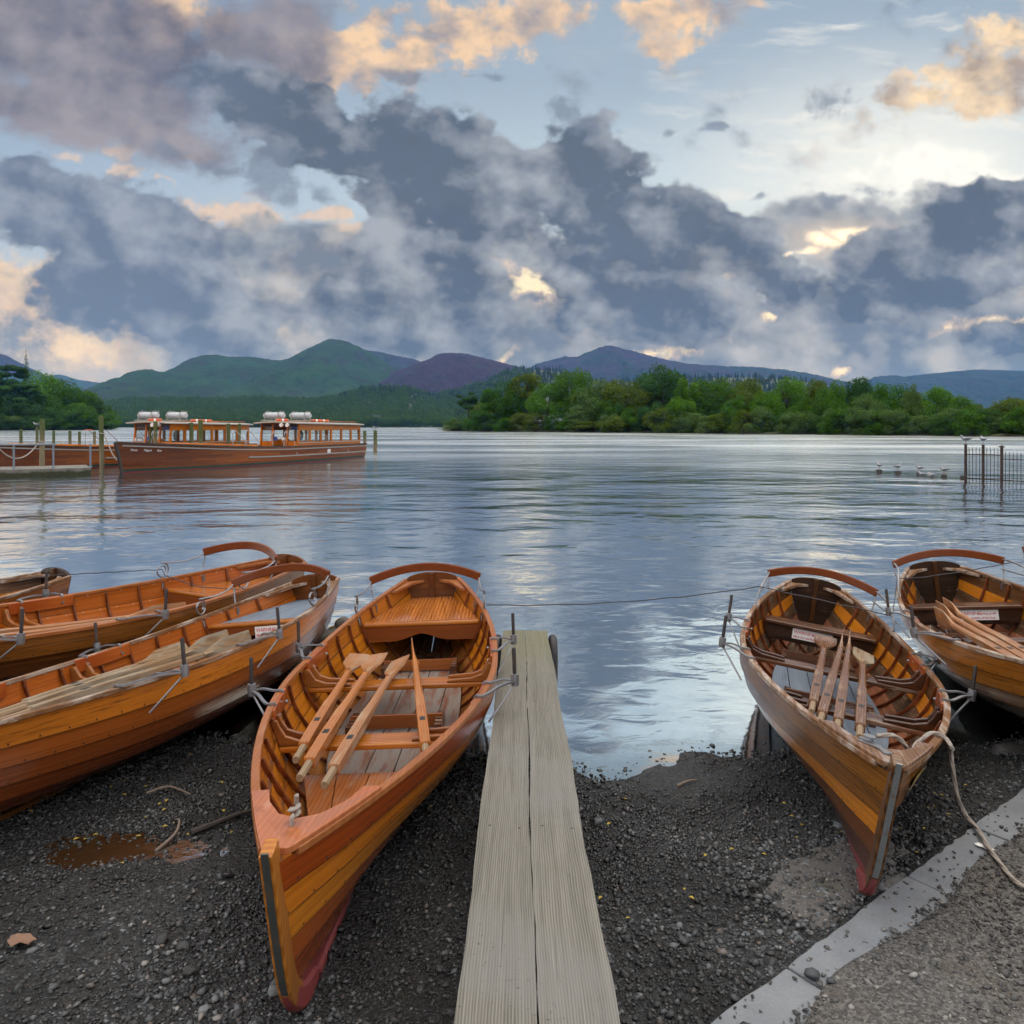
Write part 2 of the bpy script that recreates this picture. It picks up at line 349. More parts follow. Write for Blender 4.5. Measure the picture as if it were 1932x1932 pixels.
# ------------------------------------------------------------------ materials
def mat(name):
    m_ = bpy.data.materials.new(name); m_.use_nodes = True; N = NT(m_.node_tree)
    bs = N.n['Principled BSDF']; return m_, N, bs
def setp(N, bs, **kw):
    nm = dict(col='Base Color', rough='Roughness', metal='Metallic', normal='Normal', coat='Coat Weight', coatr='Coat Roughness', spec='Specular IOR Level', ior='IOR', sub='Subsurface Weight', coatn='Coat Normal', trans='Transmission Weight', sheen='Sheen Weight', emis='Emission Color', emstr='Emission Strength')
    for k, v in kw.items(): N.put(bs.inputs[nm[k]], v)
def plain(name, col, rough=0.5, metal=0.0, var=0.15, scale=8.0, bump=0.0, coat=0.0, spec=0.5):
    m_, N, bs = mat(name); P = N.n.new('ShaderNodeTexCoord').outputs['Object']
    n = N.noise(P, scale, 6.0, 0.6)
    c = N.mix(n, tuple(q * (1 - var) for q in col), tuple(min(1, q * (1 + var)) for q in col))
    setp(N, bs, col=c, rough=N.mr(n, 0.2, 0.8, max(0.02, rough - 0.08), min(1, rough + 0.08)), metal=metal, coat=coat, spec=spec)
    if bump: setp(N, bs, normal=N.bump(N.noise(P, scale * 6, 5.0, 0.6), bump, 0.01))
    return m_
def wood(name, c1, c2, axis='X', uv=False, coat=0.5, rough=0.4, wear=0.25, wearcol=(0.25, 0.2, 0.16), stain=0.3, grain=1.0, seed=0.0, rivets=False, bump=0.25, lap=False):
    """varnished or weathered timber: stretched grain, stains, bare scuffs; the grain runs along `axis`"""
    m_, N, bs = mat(name); tc = N.n.new('ShaderNodeTexCoord')
    P = tc.outputs['UV'] if uv else tc.outputs['Object']
    sc_ = {'X': (1.2, 26, 26), 'Y': (26, 1.2, 26), 'Z': (26, 26, 1.2)}[axis]
    Q = N.mapping(P, (seed, seed * 1.7, seed * .6), (0, 0, 0), tuple(q * grain for q in sc_))
    g1 = N.noise(Q, 1.0, 6.0, 0.62, 0.6)
    rings = N.wave(Q, 0.55, 3.2, 3.0, 0.7, 0.55, {'X': 'Y', 'Y': 'X', 'Z': 'X'}[axis])
    g = N.add(N.mul(g1, 0.62), N.mul(rings, 0.38))
    broad = N.noise(N.mapping(P, (seed * 3, 1, seed), (0, 0, 0), tuple(q * 0.16 for q in sc_)), 1.6, 3.0, 0.5)
    col = N.ramp(g, [(0.25, c1), (0.55, tuple((a + b) / 2 for a, b in zip(c1, c2))), (0.78, c2)])
    col = N.mix(N.mul(N.mr(broad, 0.4, 0.7), 0.5), col, tuple(q * 0.62 for q in c1))
    st = N.noise(N.mapping(P, (seed, 0, 3), (0, 0, 0), (3, 9, 9) if axis == 'X' else (9, 3, 9)), 1.0, 8.0, 0.72)
    stm = N.mul(N.mr(st, 0.58 - 0.08 * stain, 0.74 - 0.06 * stain), min(1.0, stain * 1.1))
    col = N.mix(stm, col, (0.03, 0.018, 0.01))
    w = N.noise(N.mapping(P, (seed + 5, 2, 1), (0, 0, 0), (2, 14, 14) if axis == 'X' else (14, 2, 14)), 1.0, 9.0, 0.7)
    wm = N.mul(N.mr(w, 0.62 - wear * 0.3, 0.72 - wear * 0.2), min(1.0, wear * 2.2))
    col = N.mix(wm, col, wearcol)
    if uv:
        u, vv, _ = N.sep(P)
        if lap:   # darker line along each lap edge, and copper nails
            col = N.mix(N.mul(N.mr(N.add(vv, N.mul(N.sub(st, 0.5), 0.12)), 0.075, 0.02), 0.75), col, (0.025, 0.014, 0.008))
            du = N.sub(N.m('FRACT', N.mul(u, 7.0)), 0.5); dv = N.sub(vv, 0.13)
            dd = N.m('SQRT', N.add(N.m('POWER', N.mul(du, 0.143), 2.0), N.m('POWER', N.mul(dv, 0.10), 2.0)))
            nail = N.mr(dd, 0.006, 0.0045)
            col = N.mix(N.mul(nail, 0.9), col, (0.05, 0.03, 0.02) if rivets != 'bright' else (0.42, 0.33, 0.22))
    r = N.add(rough, N.add(N.mul(wm, 0.35), N.mul(N.sub(g1, 0.5), 0.2)))
    bp = N.bump(N.add(g, N.mul(wm, -0.6)), bump, 0.004)
    setp(N, bs, col=col, rough=r, normal=bp, coat=N.mul(N.sub(1.0, N.mul(wm, 0.7)), coat), coatr=0.14, coatn=N.bump(broad, 0.12, 0.02), spec=0.06)
    bs.inputs['Coat IOR'].default_value = 1.43
    return m_
def metal_mat(name, col, rough=0.4, rust=0.2, metal=0.9):
    m_, N, bs = mat(name); P = N.n.new('ShaderNodeTexCoord').outputs['Object']
    n = N.noise(P, 18.0, 7.0, 0.65); k = N.mr(n, 0.62 - rust * 0.25, 0.72)
    c = N.mix(k, col, (0.09, 0.045, 0.025))
    setp(N, bs, col=c, rough=N.add(rough, N.mul(k, 0.3)), metal=N.mul(N.sub(1.0, k), metal), normal=N.bump(n, 0.2, 0.004))
    return m_
# timbers (linear colours)
M = {}
ORANGE = ((0.34, 0.075, 0.006), (0.60, 0.165, 0.012))
GOLD = ((0.42, 0.125, 0.007), (0.68, 0.25, 0.018))
RED = ((0.19, 0.032, 0.006), (0.36, 0.08, 0.014))
BROWN = ((0.11, 0.04, 0.012), (0.26, 0.10, 0.03))
DARK = ((0.035, 0.017, 0.010), (0.11, 0.05, 0.022))
M['rib'] = wood('rib_timber', (0.09, 0.022, 0.008), (0.2, 0.055, 0.016), 'Y', coat=0.6, rough=0.35, wear=0.12)
M['rail'] = wood('rail_timber', (0.27, 0.09, 0.026), (0.34, 0.125, 0.04), 'X', coat=0.45, rough=0.4, wear=0.3, wearcol=(0.33, 0.2, 0.12))
M['rail_old'] = wood('old_rail_timber', (0.15, 0.07, 0.03), (0.22, 0.11, 0.05), 'X', coat=0.2, rough=0.5, wear=0.6, wearcol=(0.36, 0.3, 0.25))
M['thwart'] = wood('thwart_timber', (0.26, 0.075, 0.010), (0.48, 0.17, 0.022), 'Y', coat=0.8, rough=0.25, wear=0.15, wearcol=(0.3, 0.22, 0.15))
M['thwart_dark'] = wood('dark_thwart_timber', (0.07, 0.028, 0.014), (0.16, 0.07, 0.035), 'Y', coat=0.7, rough=0.28, wear=0.3, wearcol=(0.3, 0.25, 0.2))
M['knee'] = wood('knee_timber', (0.16, 0.05, 0.014), (0.34, 0.13, 0.03), 'Y', coat=0.7, rough=0.3, wear=0.1)
M['knee_dark'] = wood('dark_knee_timber', (0.03, 0.012, 0.007), (0.09, 0.035, 0.018), 'Y', coat=0.8, rough=0.25, wear=0.1)
M['seat'] = wood('stern_seat_timber', (0.3, 0.085, 0.012), (0.56, 0.2, 0.035), 'X', coat=0.9, rough=0.25, wear=0.1, grain=0.7)
M['apron'] = wood('apron_timber', (0.17, 0.045, 0.012), (0.3, 0.1, 0.025), 'Y', coat=0.7, rough=0.3, wear=0.1)
M['apron_dark'] = wood('dark_apron_timber', (0.028, 0.015, 0.010), (0.075, 0.035, 0.018), 'Y', coat=0.6, rough=0.35, wear=0.15)
M['floor_red'] = wood('worn_floor_timber', (0.14, 0.055, 0.032), (0.26, 0.115, 0.065), 'X', coat=0.4, rough=0.38, wear=0.85, wearcol=(0.2, 0.175, 0.155), stain=0.5)
M['floor_grey'] = wood('grey_painted_floor', (0.15, 0.19, 0.24), (0.2, 0.245, 0.3), 'X', coat=0.1, rough=0.5, wear=0.25, wearcol=(0.3, 0.31, 0.32), stain=0.25)
M['bow_deck'] = wood('bow_deck_timber', (0.27, 0.085, 0.022), (0.42, 0.15, 0.045), 'X', coat=0.5, rough=0.36, wear=0.4, wearcol=(0.32, 0.2, 0.13))
M['breasthook'] = wood('breasthook_timber', (0.36, 0.11, 0.038), (0.45, 0.155, 0.06), 'X', coat=0.8, rough=0.25, wear=0.2, wearcol=(0.55, 0.38, 0.28))
M['breasthook_old'] = wood('old_breasthook_timber', (0.15, 0.07, 0.03), (0.28, 0.15, 0.075), 'X', coat=0.6, rough=0.3, wear=0.4, wearcol=(0.34, 0.29, 0.25))
M['back'] = plain('backrest_timber', (0.15, 0.04, 0.012), 0.35, var=0.3, scale=6, coat=0.3, spec=0.1)
M['transom'] = wood('transom_timber', (0.10, 0.032, 0.010), (0.24, 0.085, 0.02), 'Y', coat=0.6, rough=0.35, wear=0.15)
M['transom_dark'] = wood('dark_transom_timber', (0.022, 0.013, 0.009), (0.08, 0.04, 0.02), 'Y', coat=0.5, rough=0.4, wear=0.15)
M['stem'] = wood('stem_timber', (0.3, 0.1, 0.015), (0.48, 0.19, 0.03), 'Z', coat=0.7, rough=0.3, wear=0.1)
M['stem_dark'] = wood('dark_stem_timber', (0.05, 0.02, 0.008), (0.16, 0.07, 0.02), 'Z', coat=0.6, rough=0.3, wear=0.2)
M['pad'] = wood('pad_timber', (0.25, 0.05, 0.01), (0.42, 0.11, 0.02), 'X', coat=0.6, rough=0.3, wear=0.15)
M['redpaint'] = plain('red_bottom_paint', (0.2, 0.035, 0.035), 0.55, var=0.3, scale=14, bump=0.15)
M['iron'] = metal_mat('galvanised_iron', (0.27, 0.28, 0.30), 0.45, 0.3)
M['darkiron'] = metal_mat('dark_iron', (0.05, 0.045, 0.045), 0.5, 0.35, 0.6)
M['steel'] = metal_mat('stem_band_metal', (0.22, 0.245, 0.25), 0.45, 0.35, 0.6)
M['steel_dark'] = metal_mat('dark_stem_band_metal', (0.075, 0.085, 0.08), 0.5, 0.4, 0.5)
M['oar'] = wood('oar_varnish', (0.34, 0.11, 0.02), (0.5, 0.2, 0.05), 'X', coat=0.6, rough=0.3, wear=0.35, wearcol=(0.36, 0.22, 0.12), grain=1.6)
M['oar_pale'] = wood('oar_worn_varnish', (0.28, 0.12, 0.05), (0.44, 0.22, 0.10), 'X', coat=0.35, rough=0.4, wear=0.5, wearcol=(0.33, 0.24, 0.16), grain=1.6)
M['oar_old'] = wood('oar_weathered', (0.17, 0.10, 0.05), (0.33, 0.22, 0.12), 'X', coat=0.1, rough=0.55, wear=0.7, wearcol=(0.28, 0.24, 0.18), stain=0.6, grain=1.6)
M['oar_dark'] = wood('oar_dark_wet', (0.14, 0.065, 0.03), (0.28, 0.145, 0.075), 'X', coat=0.6, rough=0.22, wear=0.4, wearcol=(0.27, 0.2, 0.14), stain=0.5, grain=1.6)
M['grip'] = wood('bare_grip_timber', (0.24, 0.17, 0.10), (0.4, 0.31, 0.21), 'X', coat=0.0, rough=0.6, wear=0.3, grain=1.8)
M['white'] = plain('white_paint', (0.75, 0.75, 0.73), 0.4, var=0.05)
M['redink'] = plain('red_lettering', (0.5, 0.03, 0.06), 0.5, var=0.05)
M['rope'] = plain('weathered_rope', (0.34, 0.3, 0.26), 0.85, var=0.35, scale=60, bump=0.6)
M['black'] = plain('black_rubber', (0.015, 0.015, 0.016), 0.55, var=0.2)
M['line'] = plain('dark_cord', (0.035, 0.035, 0.04), 0.6)

# ------------------------------------------------------------------ ground: beach running under the lake
BOATS = dict(   # stern keel point in the world, yaw, pitch, roll (degrees)
    C=((-0.727, 7.334, -0.097), (-89.73, 2.38, 2.06)), R=((2.934 * .965, 7.796 * .965, -2.291 * .965 + 2.05), (-107.83, 3.67, -7.56)),
    L=((-1.787 * .98, 7.343 * .98, -2.167 * .98 + 2.05), (-104.3, 2.89, 7.47)), M=((-2.219 * 1.075, 7.609 * 1.075, -2.026 * 1.075 + 2.05), (-119.69, 3.49, 0.39)),
    S=((4.365, 7.925, -0.099), (-106.59, 4.68, 5.15)),
    B=((-4.32, 7.35, -0.06), (-122.0, 3.0, 1.0)), E=((5.93, 8.45, -0.05), (-108.0, 3.0, 2.0)))
WL = [(-12, 5.6), (-4, 5.3), (-1.5, 5.05), (-0.3, 4.9), (0.37, 4.68), (0.49, 4.56), (0.66, 4.66), (0.88, 4.79), (1.1, 4.92), (1.22, 4.91), (1.32, 4.79), (2.2, 4.9), (3.0, 5.0), (4.0, 5.2), (12, 6)]
WLx = np.array([p[0] for p in WL]); WLy = np.array([p[1] for p in WL])
def beach_z(x, y):
    x = np.asarray(x, float); y = np.asarray(y, float)
    d = np.interp(x, WLx, WLy) - y                       # metres in from the water's edge
    z = np.where(d > 0, 0.047 * d, 0.062 * d)
    z = np.where(d < -9, 0.062 * -9 + (d + 9) * 0.12, z)
    z = np.maximum(z, -4.0)
    near = np.clip((d + 1.5) / 1.5, 0, 1) * (.22 + .78 * np.clip(np.abs(d) / .9, 0, 1))
    z = z + near * (0.020 * fbm2(x * 1.3, y * 1.3, 3, 3) + 0.010 * fbm2(x * 5, y * 5, 4, 4))
    # puddle hollow beside the middle boat
    pd = ((x + 1.84) / 0.5) ** 2 + ((y - 3.63) / 0.2) ** 2
    z = z - 0.026 * np.exp(-pd * 1.1)
    off = (x - 0.614) * 0.617 - (y - 2.473) * 0.787             # distance out from the kerb line (negative: beach side)
    z = np.where((off > -0.9) & (y > 1.5), np.maximum(z, z + (0.142 - z) * np.clip(1 + off / 0.9, 0, 1) * np.clip((d + .1) / .6, 0, 1)), z)
    return np.minimum(z, 0.22)
def beach_h(x, y): return float(beach_z(np.array([x]), np.array([y]))[0])
def beach_mat():
    m_, N, bs = mat('pebble_beach'); P = N.n.new('ShaderNodeTexCoord').outputs['Object']
    x, y, z = N.sep(P)
    warp = N.v('ADD', P, N.v('SCALE', N.noise(P, 30, 3, 0.5, color=True), scale=0.012))
    v1 = N.voro(warp, 55, 'Distance'); c1 = N.voro(warp, 55, 'Color'); v2 = N.voro(warp, 140, 'Distance'); c2 = N.voro(warp, 140, 'Color')
    big = N.noise(P, 1.4, 5, 0.6)
    g1 = N.sep(c1)[0]; g2 = N.sep(c2)[1]
    tone = N.add(N.mul(N.m('POWER', g1, 2.0), 0.55), N.mul(N.m('POWER', g2, 2.0), 0.45))
    col = N.ramp(tone, [(0.0, (0.011, 0.0115, 0.012)), (0.45, (0.026, 0.028, 0.029)), (0.75, (0.062, 0.067, 0.07)), (1.0, (0.14, 0.15, 0.155))])
    col = N.mix(N.mul(N.mr(N.noise(P, 9, 4, 0.6), 0.5, 0.7), 0.55), col, (0.028, 0.025, 0.02))
    tn = N.mr(N.noise(P, 1.15, 4, .55), .34, .66, .38, 1.3); col = N.v('MULTIPLY', col, N.xyz(tn, tn, tn))
    wet = N.mr(N.add(z, N.mul(N.sub(big, 0.5), 0.16)), 0.135, 0.035)
    mud = N.mr(z, -0.05, -0.5)
    col = N.mix(N.mul(wet, 0.55), col, N.mix(0.7, col, (0.012, 0.012, 0.012)))
    col = N.mix(mud, col, (0.020, 0.032, 0.042))
    hgt = N.add(N.mul(N.mr(v1, 0.0, 0.7, 1.0, 0.0), 1.0), N.mul(N.mr(v2, 0.0, 0.7, 1.0, 0.0), 0.5))
    hgt = N.mul(hgt, N.sub(1.0, mud))
    setp(N, bs, col=col, rough=N.add(0.62, N.mul(wet, -0.34)), spec=N.add(0.3, N.mul(wet, 0.25)), normal=N.bump(N.add(hgt, N.mul(N.noise(P, 60, 5, 0.6), 0.8)), 0.9, 0.010))
    return m_
M['beach'] = beach_mat()
def sheet(name, xs, ys, zf, m_, kind='structure'):
    X, Y = np.meshgrid(xs, ys); Z = zf(X, Y); n, k = X.shape
    V = np.stack([X, Y, Z], -1).reshape(-1, 3); i = np.arange(n - 1)[:, None] * k + np.arange(k - 1)[None]
    F = np.stack([i, i + 1, i + k + 1, i + k], -1).reshape(-1, 4)
    o = np_mesh(name, V, F, m_, smooth=True); o['kind'] = kind; return o
xs = np.concatenate([[-2500, -400, -80, -30, -14], np.arange(-9, 9.01, 0.045), [14, 30, 80, 400, 2500]])
ys = np.concatenate([[-300, -20, -6], np.arange(-2.0, 10.0, 0.045), [12, 16, 25, 45, 80, 200, 1200, 5000]])
sheet('beach', xs, ys, beach_z, M['beach'])

# lake surface
def water_mat():
    m_, N, bs = mat('lake_water'); N.n.remove(bs)
    P = N.n.new('ShaderNodeTexCoord').outputs['Object']; x, y, z = N.sep(P)
    # long slow ripples; calmer in the lee of the shore, livelier out on the lake and to the right
    q1 = N.mapping(P, (0, 0, 0), (0, 0, R_(8)), (0.7, 1.0, 1)); q2 = N.mapping(P, (3, 1, 0), (0, 0, R_(-14)), (0.8, 1.25, 1))
    a = N.noise(q1, 1.5, 2.0, 0.45, 0.4); b = N.noise(q2, 4.0, 3.0, 0.5, 0.6); c = N.noise(P, 0.16, 2.0, 0.5)
    big = N.noise(N.mapping(P, (7, 2, 0), (0, 0, R_(5)), (0.55, 1.0, 1)), 0.42, 2.0, 0.5)
    lively = N.mr(y, 4.5, 30.0, 0.22, 1.0, smooth=False)
    side = N.mr(N.add(x, N.mul(y, -0.02)), -14.0, 16.0, 0.62, 1.15)
    patch = N.mr(c, 0.32, 0.68, 0.55, 1.25)
    h = N.mul(N.mul(N.add(N.add(N.mul(a, 0.07), N.mul(b, 0.014)), N.mul(big, N.mr(y, 6.0, 14.0, 0.10, 0.20))), N.mul(lively, side)), patch)
    nrm = N.bump(h, 1.0, 1.0)
    lw = N.n.new('ShaderNodeLayerWeight'); lw.inputs[0].default_value = 0.5
    fac = N.mul(N.mr(lw.outputs['Facing'], 0.15, 0.64, 0.10, 0.97, smooth=False), N.mr(y, 4.45, 5.3, 0.55, 1.0))
    gl = N.n.new('ShaderNodeBsdfGlossy'); N.put(gl.inputs['Color'], (0.95, 1.0, 1.0)); N.put(gl.inputs['Roughness'], N.mul(N.mr(y, 6.0, 70.0, 0.08, 0.25), N.mr(N.noise(N.mapping(P, (0, 0, 0), (0, 0, 0), (.35, 1, 1)), 0.07, 3.0, 0.55), 0.3, 0.7, 0.6, 1.2))); N.put(gl.inputs['Normal'], nrm)
    tr = N.n.new('ShaderNodeBsdfTransparent'); N.put(tr.inputs['Color'], (0.72, 0.78, 0.78))
    df = N.n.new('ShaderNodeBsdfDiffuse'); N.put(df.inputs['Color'], (0.07, 0.11, 0.15))
    deep = N.mr(y, 5.2, 11.0, 0.12, 0.9)
    mx1 = N.n.new('ShaderNodeMixShader'); N.put(mx1.inputs[0], deep); N.l.new(tr.outputs[0], mx1.inputs[1]); N.l.new(df.outputs[0], mx1.inputs[2])
    mx = N.n.new('ShaderNodeMixShader'); N.put(mx.inputs[0], fac); N.l.new(mx1.outputs[0], mx.inputs[1]); N.l.new(gl.outputs[0], mx.inputs[2])
    N.l.new(mx.outputs[0], N.n['Material Output'].inputs[0]); return m_
M['water'] = water_mat()

# kerb of concrete edging slabs and the gritty path beside it
K0 = Vector((0.614, 2.473, 0)); KT = Vector((0.787, 0.617, 0)).normalized(); KN = Vector((KT.y, -KT.x, 0))
def kp(a, b, z): return K0 + KT * a + KN * b + Vector((0, 0, z))
def concrete_mat():
    m_, N, bs = mat('kerb_concrete'); P = N.n.new('ShaderNodeTexCoord').outputs['Object']
    n = N.noise(P, 6, 8, 0.65); s = N.noise(P, 90, 4, 0.7)
    col = N.ramp(N.add(N.mul(n, 0.6), N.mul(s, 0.4)), [(0.3, (0.12, 0.135, 0.15)), (0.6, (0.185, 0.2, 0.212)), (0.8, (0.24, 0.247, 0.25))])
    col = N.mix(N.mr(N.noise(P, 24, 6, 0.7), 0.62, 0.72), col, (0.07, 0.07, 0.07))
    col = N.mix(N.mul(N.mr(N.noise(P, 4.5, 7, 0.7), 0.5, 0.7), 0.35), col, (0.12, 0.115, 0.105))
    setp(N, bs, col=col, rough=0.8, normal=N.bump(s, 0.35, 0.004)); return m_
M['concrete'] = concrete_mat()
mb = MB(); r3 = random.Random(5)
cuts = [-2.1, -1.2, 0.44, 1.335, 1.99, 2.9, 3.8, 4.7]
for a, b in zip(cuts, cuts[1:]):
    n = 14; L_ = []; zz = 0.158 + r3.uniform(-.004, .004)
    top = [kp(a + .004 + (b - a - .008) * i / n, r3.uniform(-.006, .006), zz) for i in range(n + 1)]
    bot = [kp(b - .004, .245, zz - .004), kp(a + .004, .245, zz - .004)]
    mb.prism(top + bot, (0, 0, -.16))
k = mb.build('kerb', M['concrete'], bevel=.006); k['kind'] = 'structure'
def path_mat():
    m_, N, bs = mat('path_tarmac'); P = N.n.new('ShaderNodeTexCoord').outputs['Object']
    v = N.voro(P, 110, 'Distance'); c = N.sep(N.voro(P, 110, 'Color'))[0]; n = N.noise(P, 3.0, 6, 0.6)
    col = N.ramp(N.add(N.mul(c, 0.7), N.mul(n, 0.3)), [(0.15, (0.032, 0.031, 0.03)), (0.5, (0.075, 0.071, 0.066)), (0.8, (0.135, 0.13, 0.12)), (1.0, (0.22, 0.21, 0.19))])
    col = N.mix(N.mul(N.mr(n, 0.5, 0.68), 0.5), col, (0.075, 0.062, 0.047))
    setp(N, bs, col=col, rough=0.82, normal=N.bump(N.add(N.mr(v, 0, .6, 1, 0), N.noise(P, 40, 5, .6)), 0.8, 0.006)); return m_
M['path'] = path_mat()
n = 90; rows = []
ed = [0.165 + 0.022 * float(fbm2(np.array([i * .31]), np.array([2.]), 9, 4)[0]) + 0.02 * math.sin(i * .5) for i in range(n + 1)]
for i in range(n + 1):
    a = -2.4 + 8.0 * i / n
    rows.append([kp(a, ed[i] - .012, .155), kp(a, ed[i] + .02, .1645)] + [kp(a, ed[i] + .02 + q, .1655 + .004 * math.sin(a * 3 + q * 4)) for q in (.15, .4, .8, 1.4, 2.2, 3.2, 4.5)])
o = MB().grid(rows).build('path', M['path'], smooth='all'); o['kind'] = 'structure'

# ------------------------------------------------------------------ rowing boats
BL, BB = 5.0, 1.26
def sm(a, b, x):
    t = min(1, max(0, (x - a) / (b - a))); return t * t * (3 - 2 * t)
def b_half(s):
    return .247 + (BB / 2 - .247) * (1 - max(0, (.485 - s) / .485) ** 2.364) if s < .485 else .02 + (BB / 2 - .02) * (1 - ((s - .485) / .515) ** 1.791)
def z_gun(s):
    return .518 + (.183 * ((.485 - s) / .485) ** 2 if s < .485 else .098 * ((s - .485) / .515) ** 2)
def z_keel(s): return .17 * max(0, (.22 - s) / .22) ** 2
def x_stem(z): return BL - .18 * (1 - z / .62) - .32 * math.exp(-max(0, z) / .06)
def sect(s, u):
    h = z_gun(s) - z_keel(s); th = u * PI / 2; b = b_half(s)
    w = max(sm(.55, 1.0, s) * .95, .55 * sm(.3, 0, s))
    yr = math.sin(th) ** .88; zr = (1 - math.cos(th)) ** .92
    y = b * (yr * (1 - w) + (u ** 1.18) * w); z = z_keel(s) + h * (zr * (1 - w) + u * w)
    return y, z
def hullpt(s, u, side, off=0.0):
    y, z = sect(s, u)
    if off:
        y2, z2 = sect(s, min(1, u + .01)); y1, z1 = sect(s, max(0, u - .01)); ty, tz = y2 - y1, z2 - z1
        l = math.hypot(ty, tz) or 1; y, z = y + off * tz / l, z - off * ty / l
    return Vector((s * x_stem(z) if s > .02 else s * BL, side * max(.004, y), z))
def inner_y(x, z, inset=.02):
    s = min(.985, x / x_stem(z)); lo, hi = 0.0, 1.0
    for _ in range(24):
        mi = (lo + hi) / 2
        if sect(s, mi)[1] < z: lo = mi
        else: hi = mi
    return max(0.004, sect(s, lo)[0] - inset)
STRAKES = [0, .2, .37, .53, .68, .83, 1.0]
def hull_mesh(palette, inner):
    """six lapped strakes a side; palette: material slots from garboard to sheer strake"""
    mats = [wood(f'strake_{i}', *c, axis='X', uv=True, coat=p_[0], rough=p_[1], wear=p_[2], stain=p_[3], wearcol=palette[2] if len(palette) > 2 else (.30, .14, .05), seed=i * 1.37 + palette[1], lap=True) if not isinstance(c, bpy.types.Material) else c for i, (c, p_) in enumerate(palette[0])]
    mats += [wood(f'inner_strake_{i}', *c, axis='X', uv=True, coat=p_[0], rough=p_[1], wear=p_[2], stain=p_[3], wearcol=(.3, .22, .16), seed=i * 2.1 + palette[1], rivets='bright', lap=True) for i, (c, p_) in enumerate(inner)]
    mb = MB(); NS = 44
    ss = [i / NS for i in range(NS + 1)]
    for side in (-1, 1):
        for j in range(6):
            ua, ub = STRAKES[j], STRAKES[j + 1]; us = [ua + (ub - ua) * k / 3 for k in range(4)]
            outer, inn, uvo = [], [], []
            for s in ss:
                fade = 1 - sm(.93, 1.0, s); nb = 0 if s > .999 else s
                ro = [hullpt(s, u, side, (.015 * (1 - k / 3) + .002) * fade + .001) for k, u in enumerate(us)]
                ri = [hullpt(s, u, side, (.015 * (1 - k / 3) - .011) * fade - .001) for k, u in enumerate(us)]
                outer.append(ro); inn.append(ri); uvo += [(s * BL + j * .77 + (side > 0) * 3.3, k / 3) for k in range(4)]
            mb.mat = j; mb.grid(outer, uvo, flip=side < 0)
            lipu = [(q[0], .01) for q in uvo[::4] for _ in (0, 1)]
            mb.grid([[outer[i][0], inn[i][0]] for i in range(NS + 1)], lipu, flip=side > 0)
            mb.mat = 6 + j; mb.grid(inn, [(q[0] + 7, 1 - q[1]) for q in uvo], flip=side > 0)
            mb.mat = j; mb.grid([[outer[i][3], inn[i][3]] for i in range(NS + 1)], lipu, flip=side < 0)
    return mb, mats
def curve(fn, n, a=0.0, b=1.0): return [fn(a + (b - a) * i / n) for i in range(n + 1)]
def smooth_path(pts, n=6):
    """Catmull-Rom through the points"""
    P = [Vector(p) for p in pts]; out = []
    for i in range(len(P) - 1):
        p0, p1, p2, p3 = P[max(i - 1, 0)], P[i], P[i + 1], P[min(i + 2, len(P) - 1)]
        for k in range(n):
            t = k / n; out.append(.5 * ((2 * p1) + (p2 - p0) * t + (2 * p0 - 5 * p1 + 4 * p2 - p3) * t * t + (3 * p1 - p0 - 3 * p2 + p3) * t ** 3))
    return out + [P[-1]]
def text_mesh(name, txt, size, m_, parent, Mx, ext=.0008, shear=0.0, align='LEFT', spacing=1.0):
    cu = bpy.data.curves.new(name, 'FONT'); cu.body = txt; cu.size = size; cu.extrude = ext; cu.shear = shear
    cu.align_x = align; cu.space_character = spacing; cu.resolution_u = 3
    tmp = bpy.data.objects.new('lettering_source', cu); COL.objects.link(tmp)
    dg = bpy.context.evaluated_depsgraph_get(); dg.update()
    me = bpy.data.meshes.new_from_object(tmp.evaluated_get(dg)); me.name = name
    bpy.data.objects.remove(tmp); bpy.data.curves.remove(cu)
    me.transform(Mx); me.materials.clear()
    return link(name, me, parent, m_)
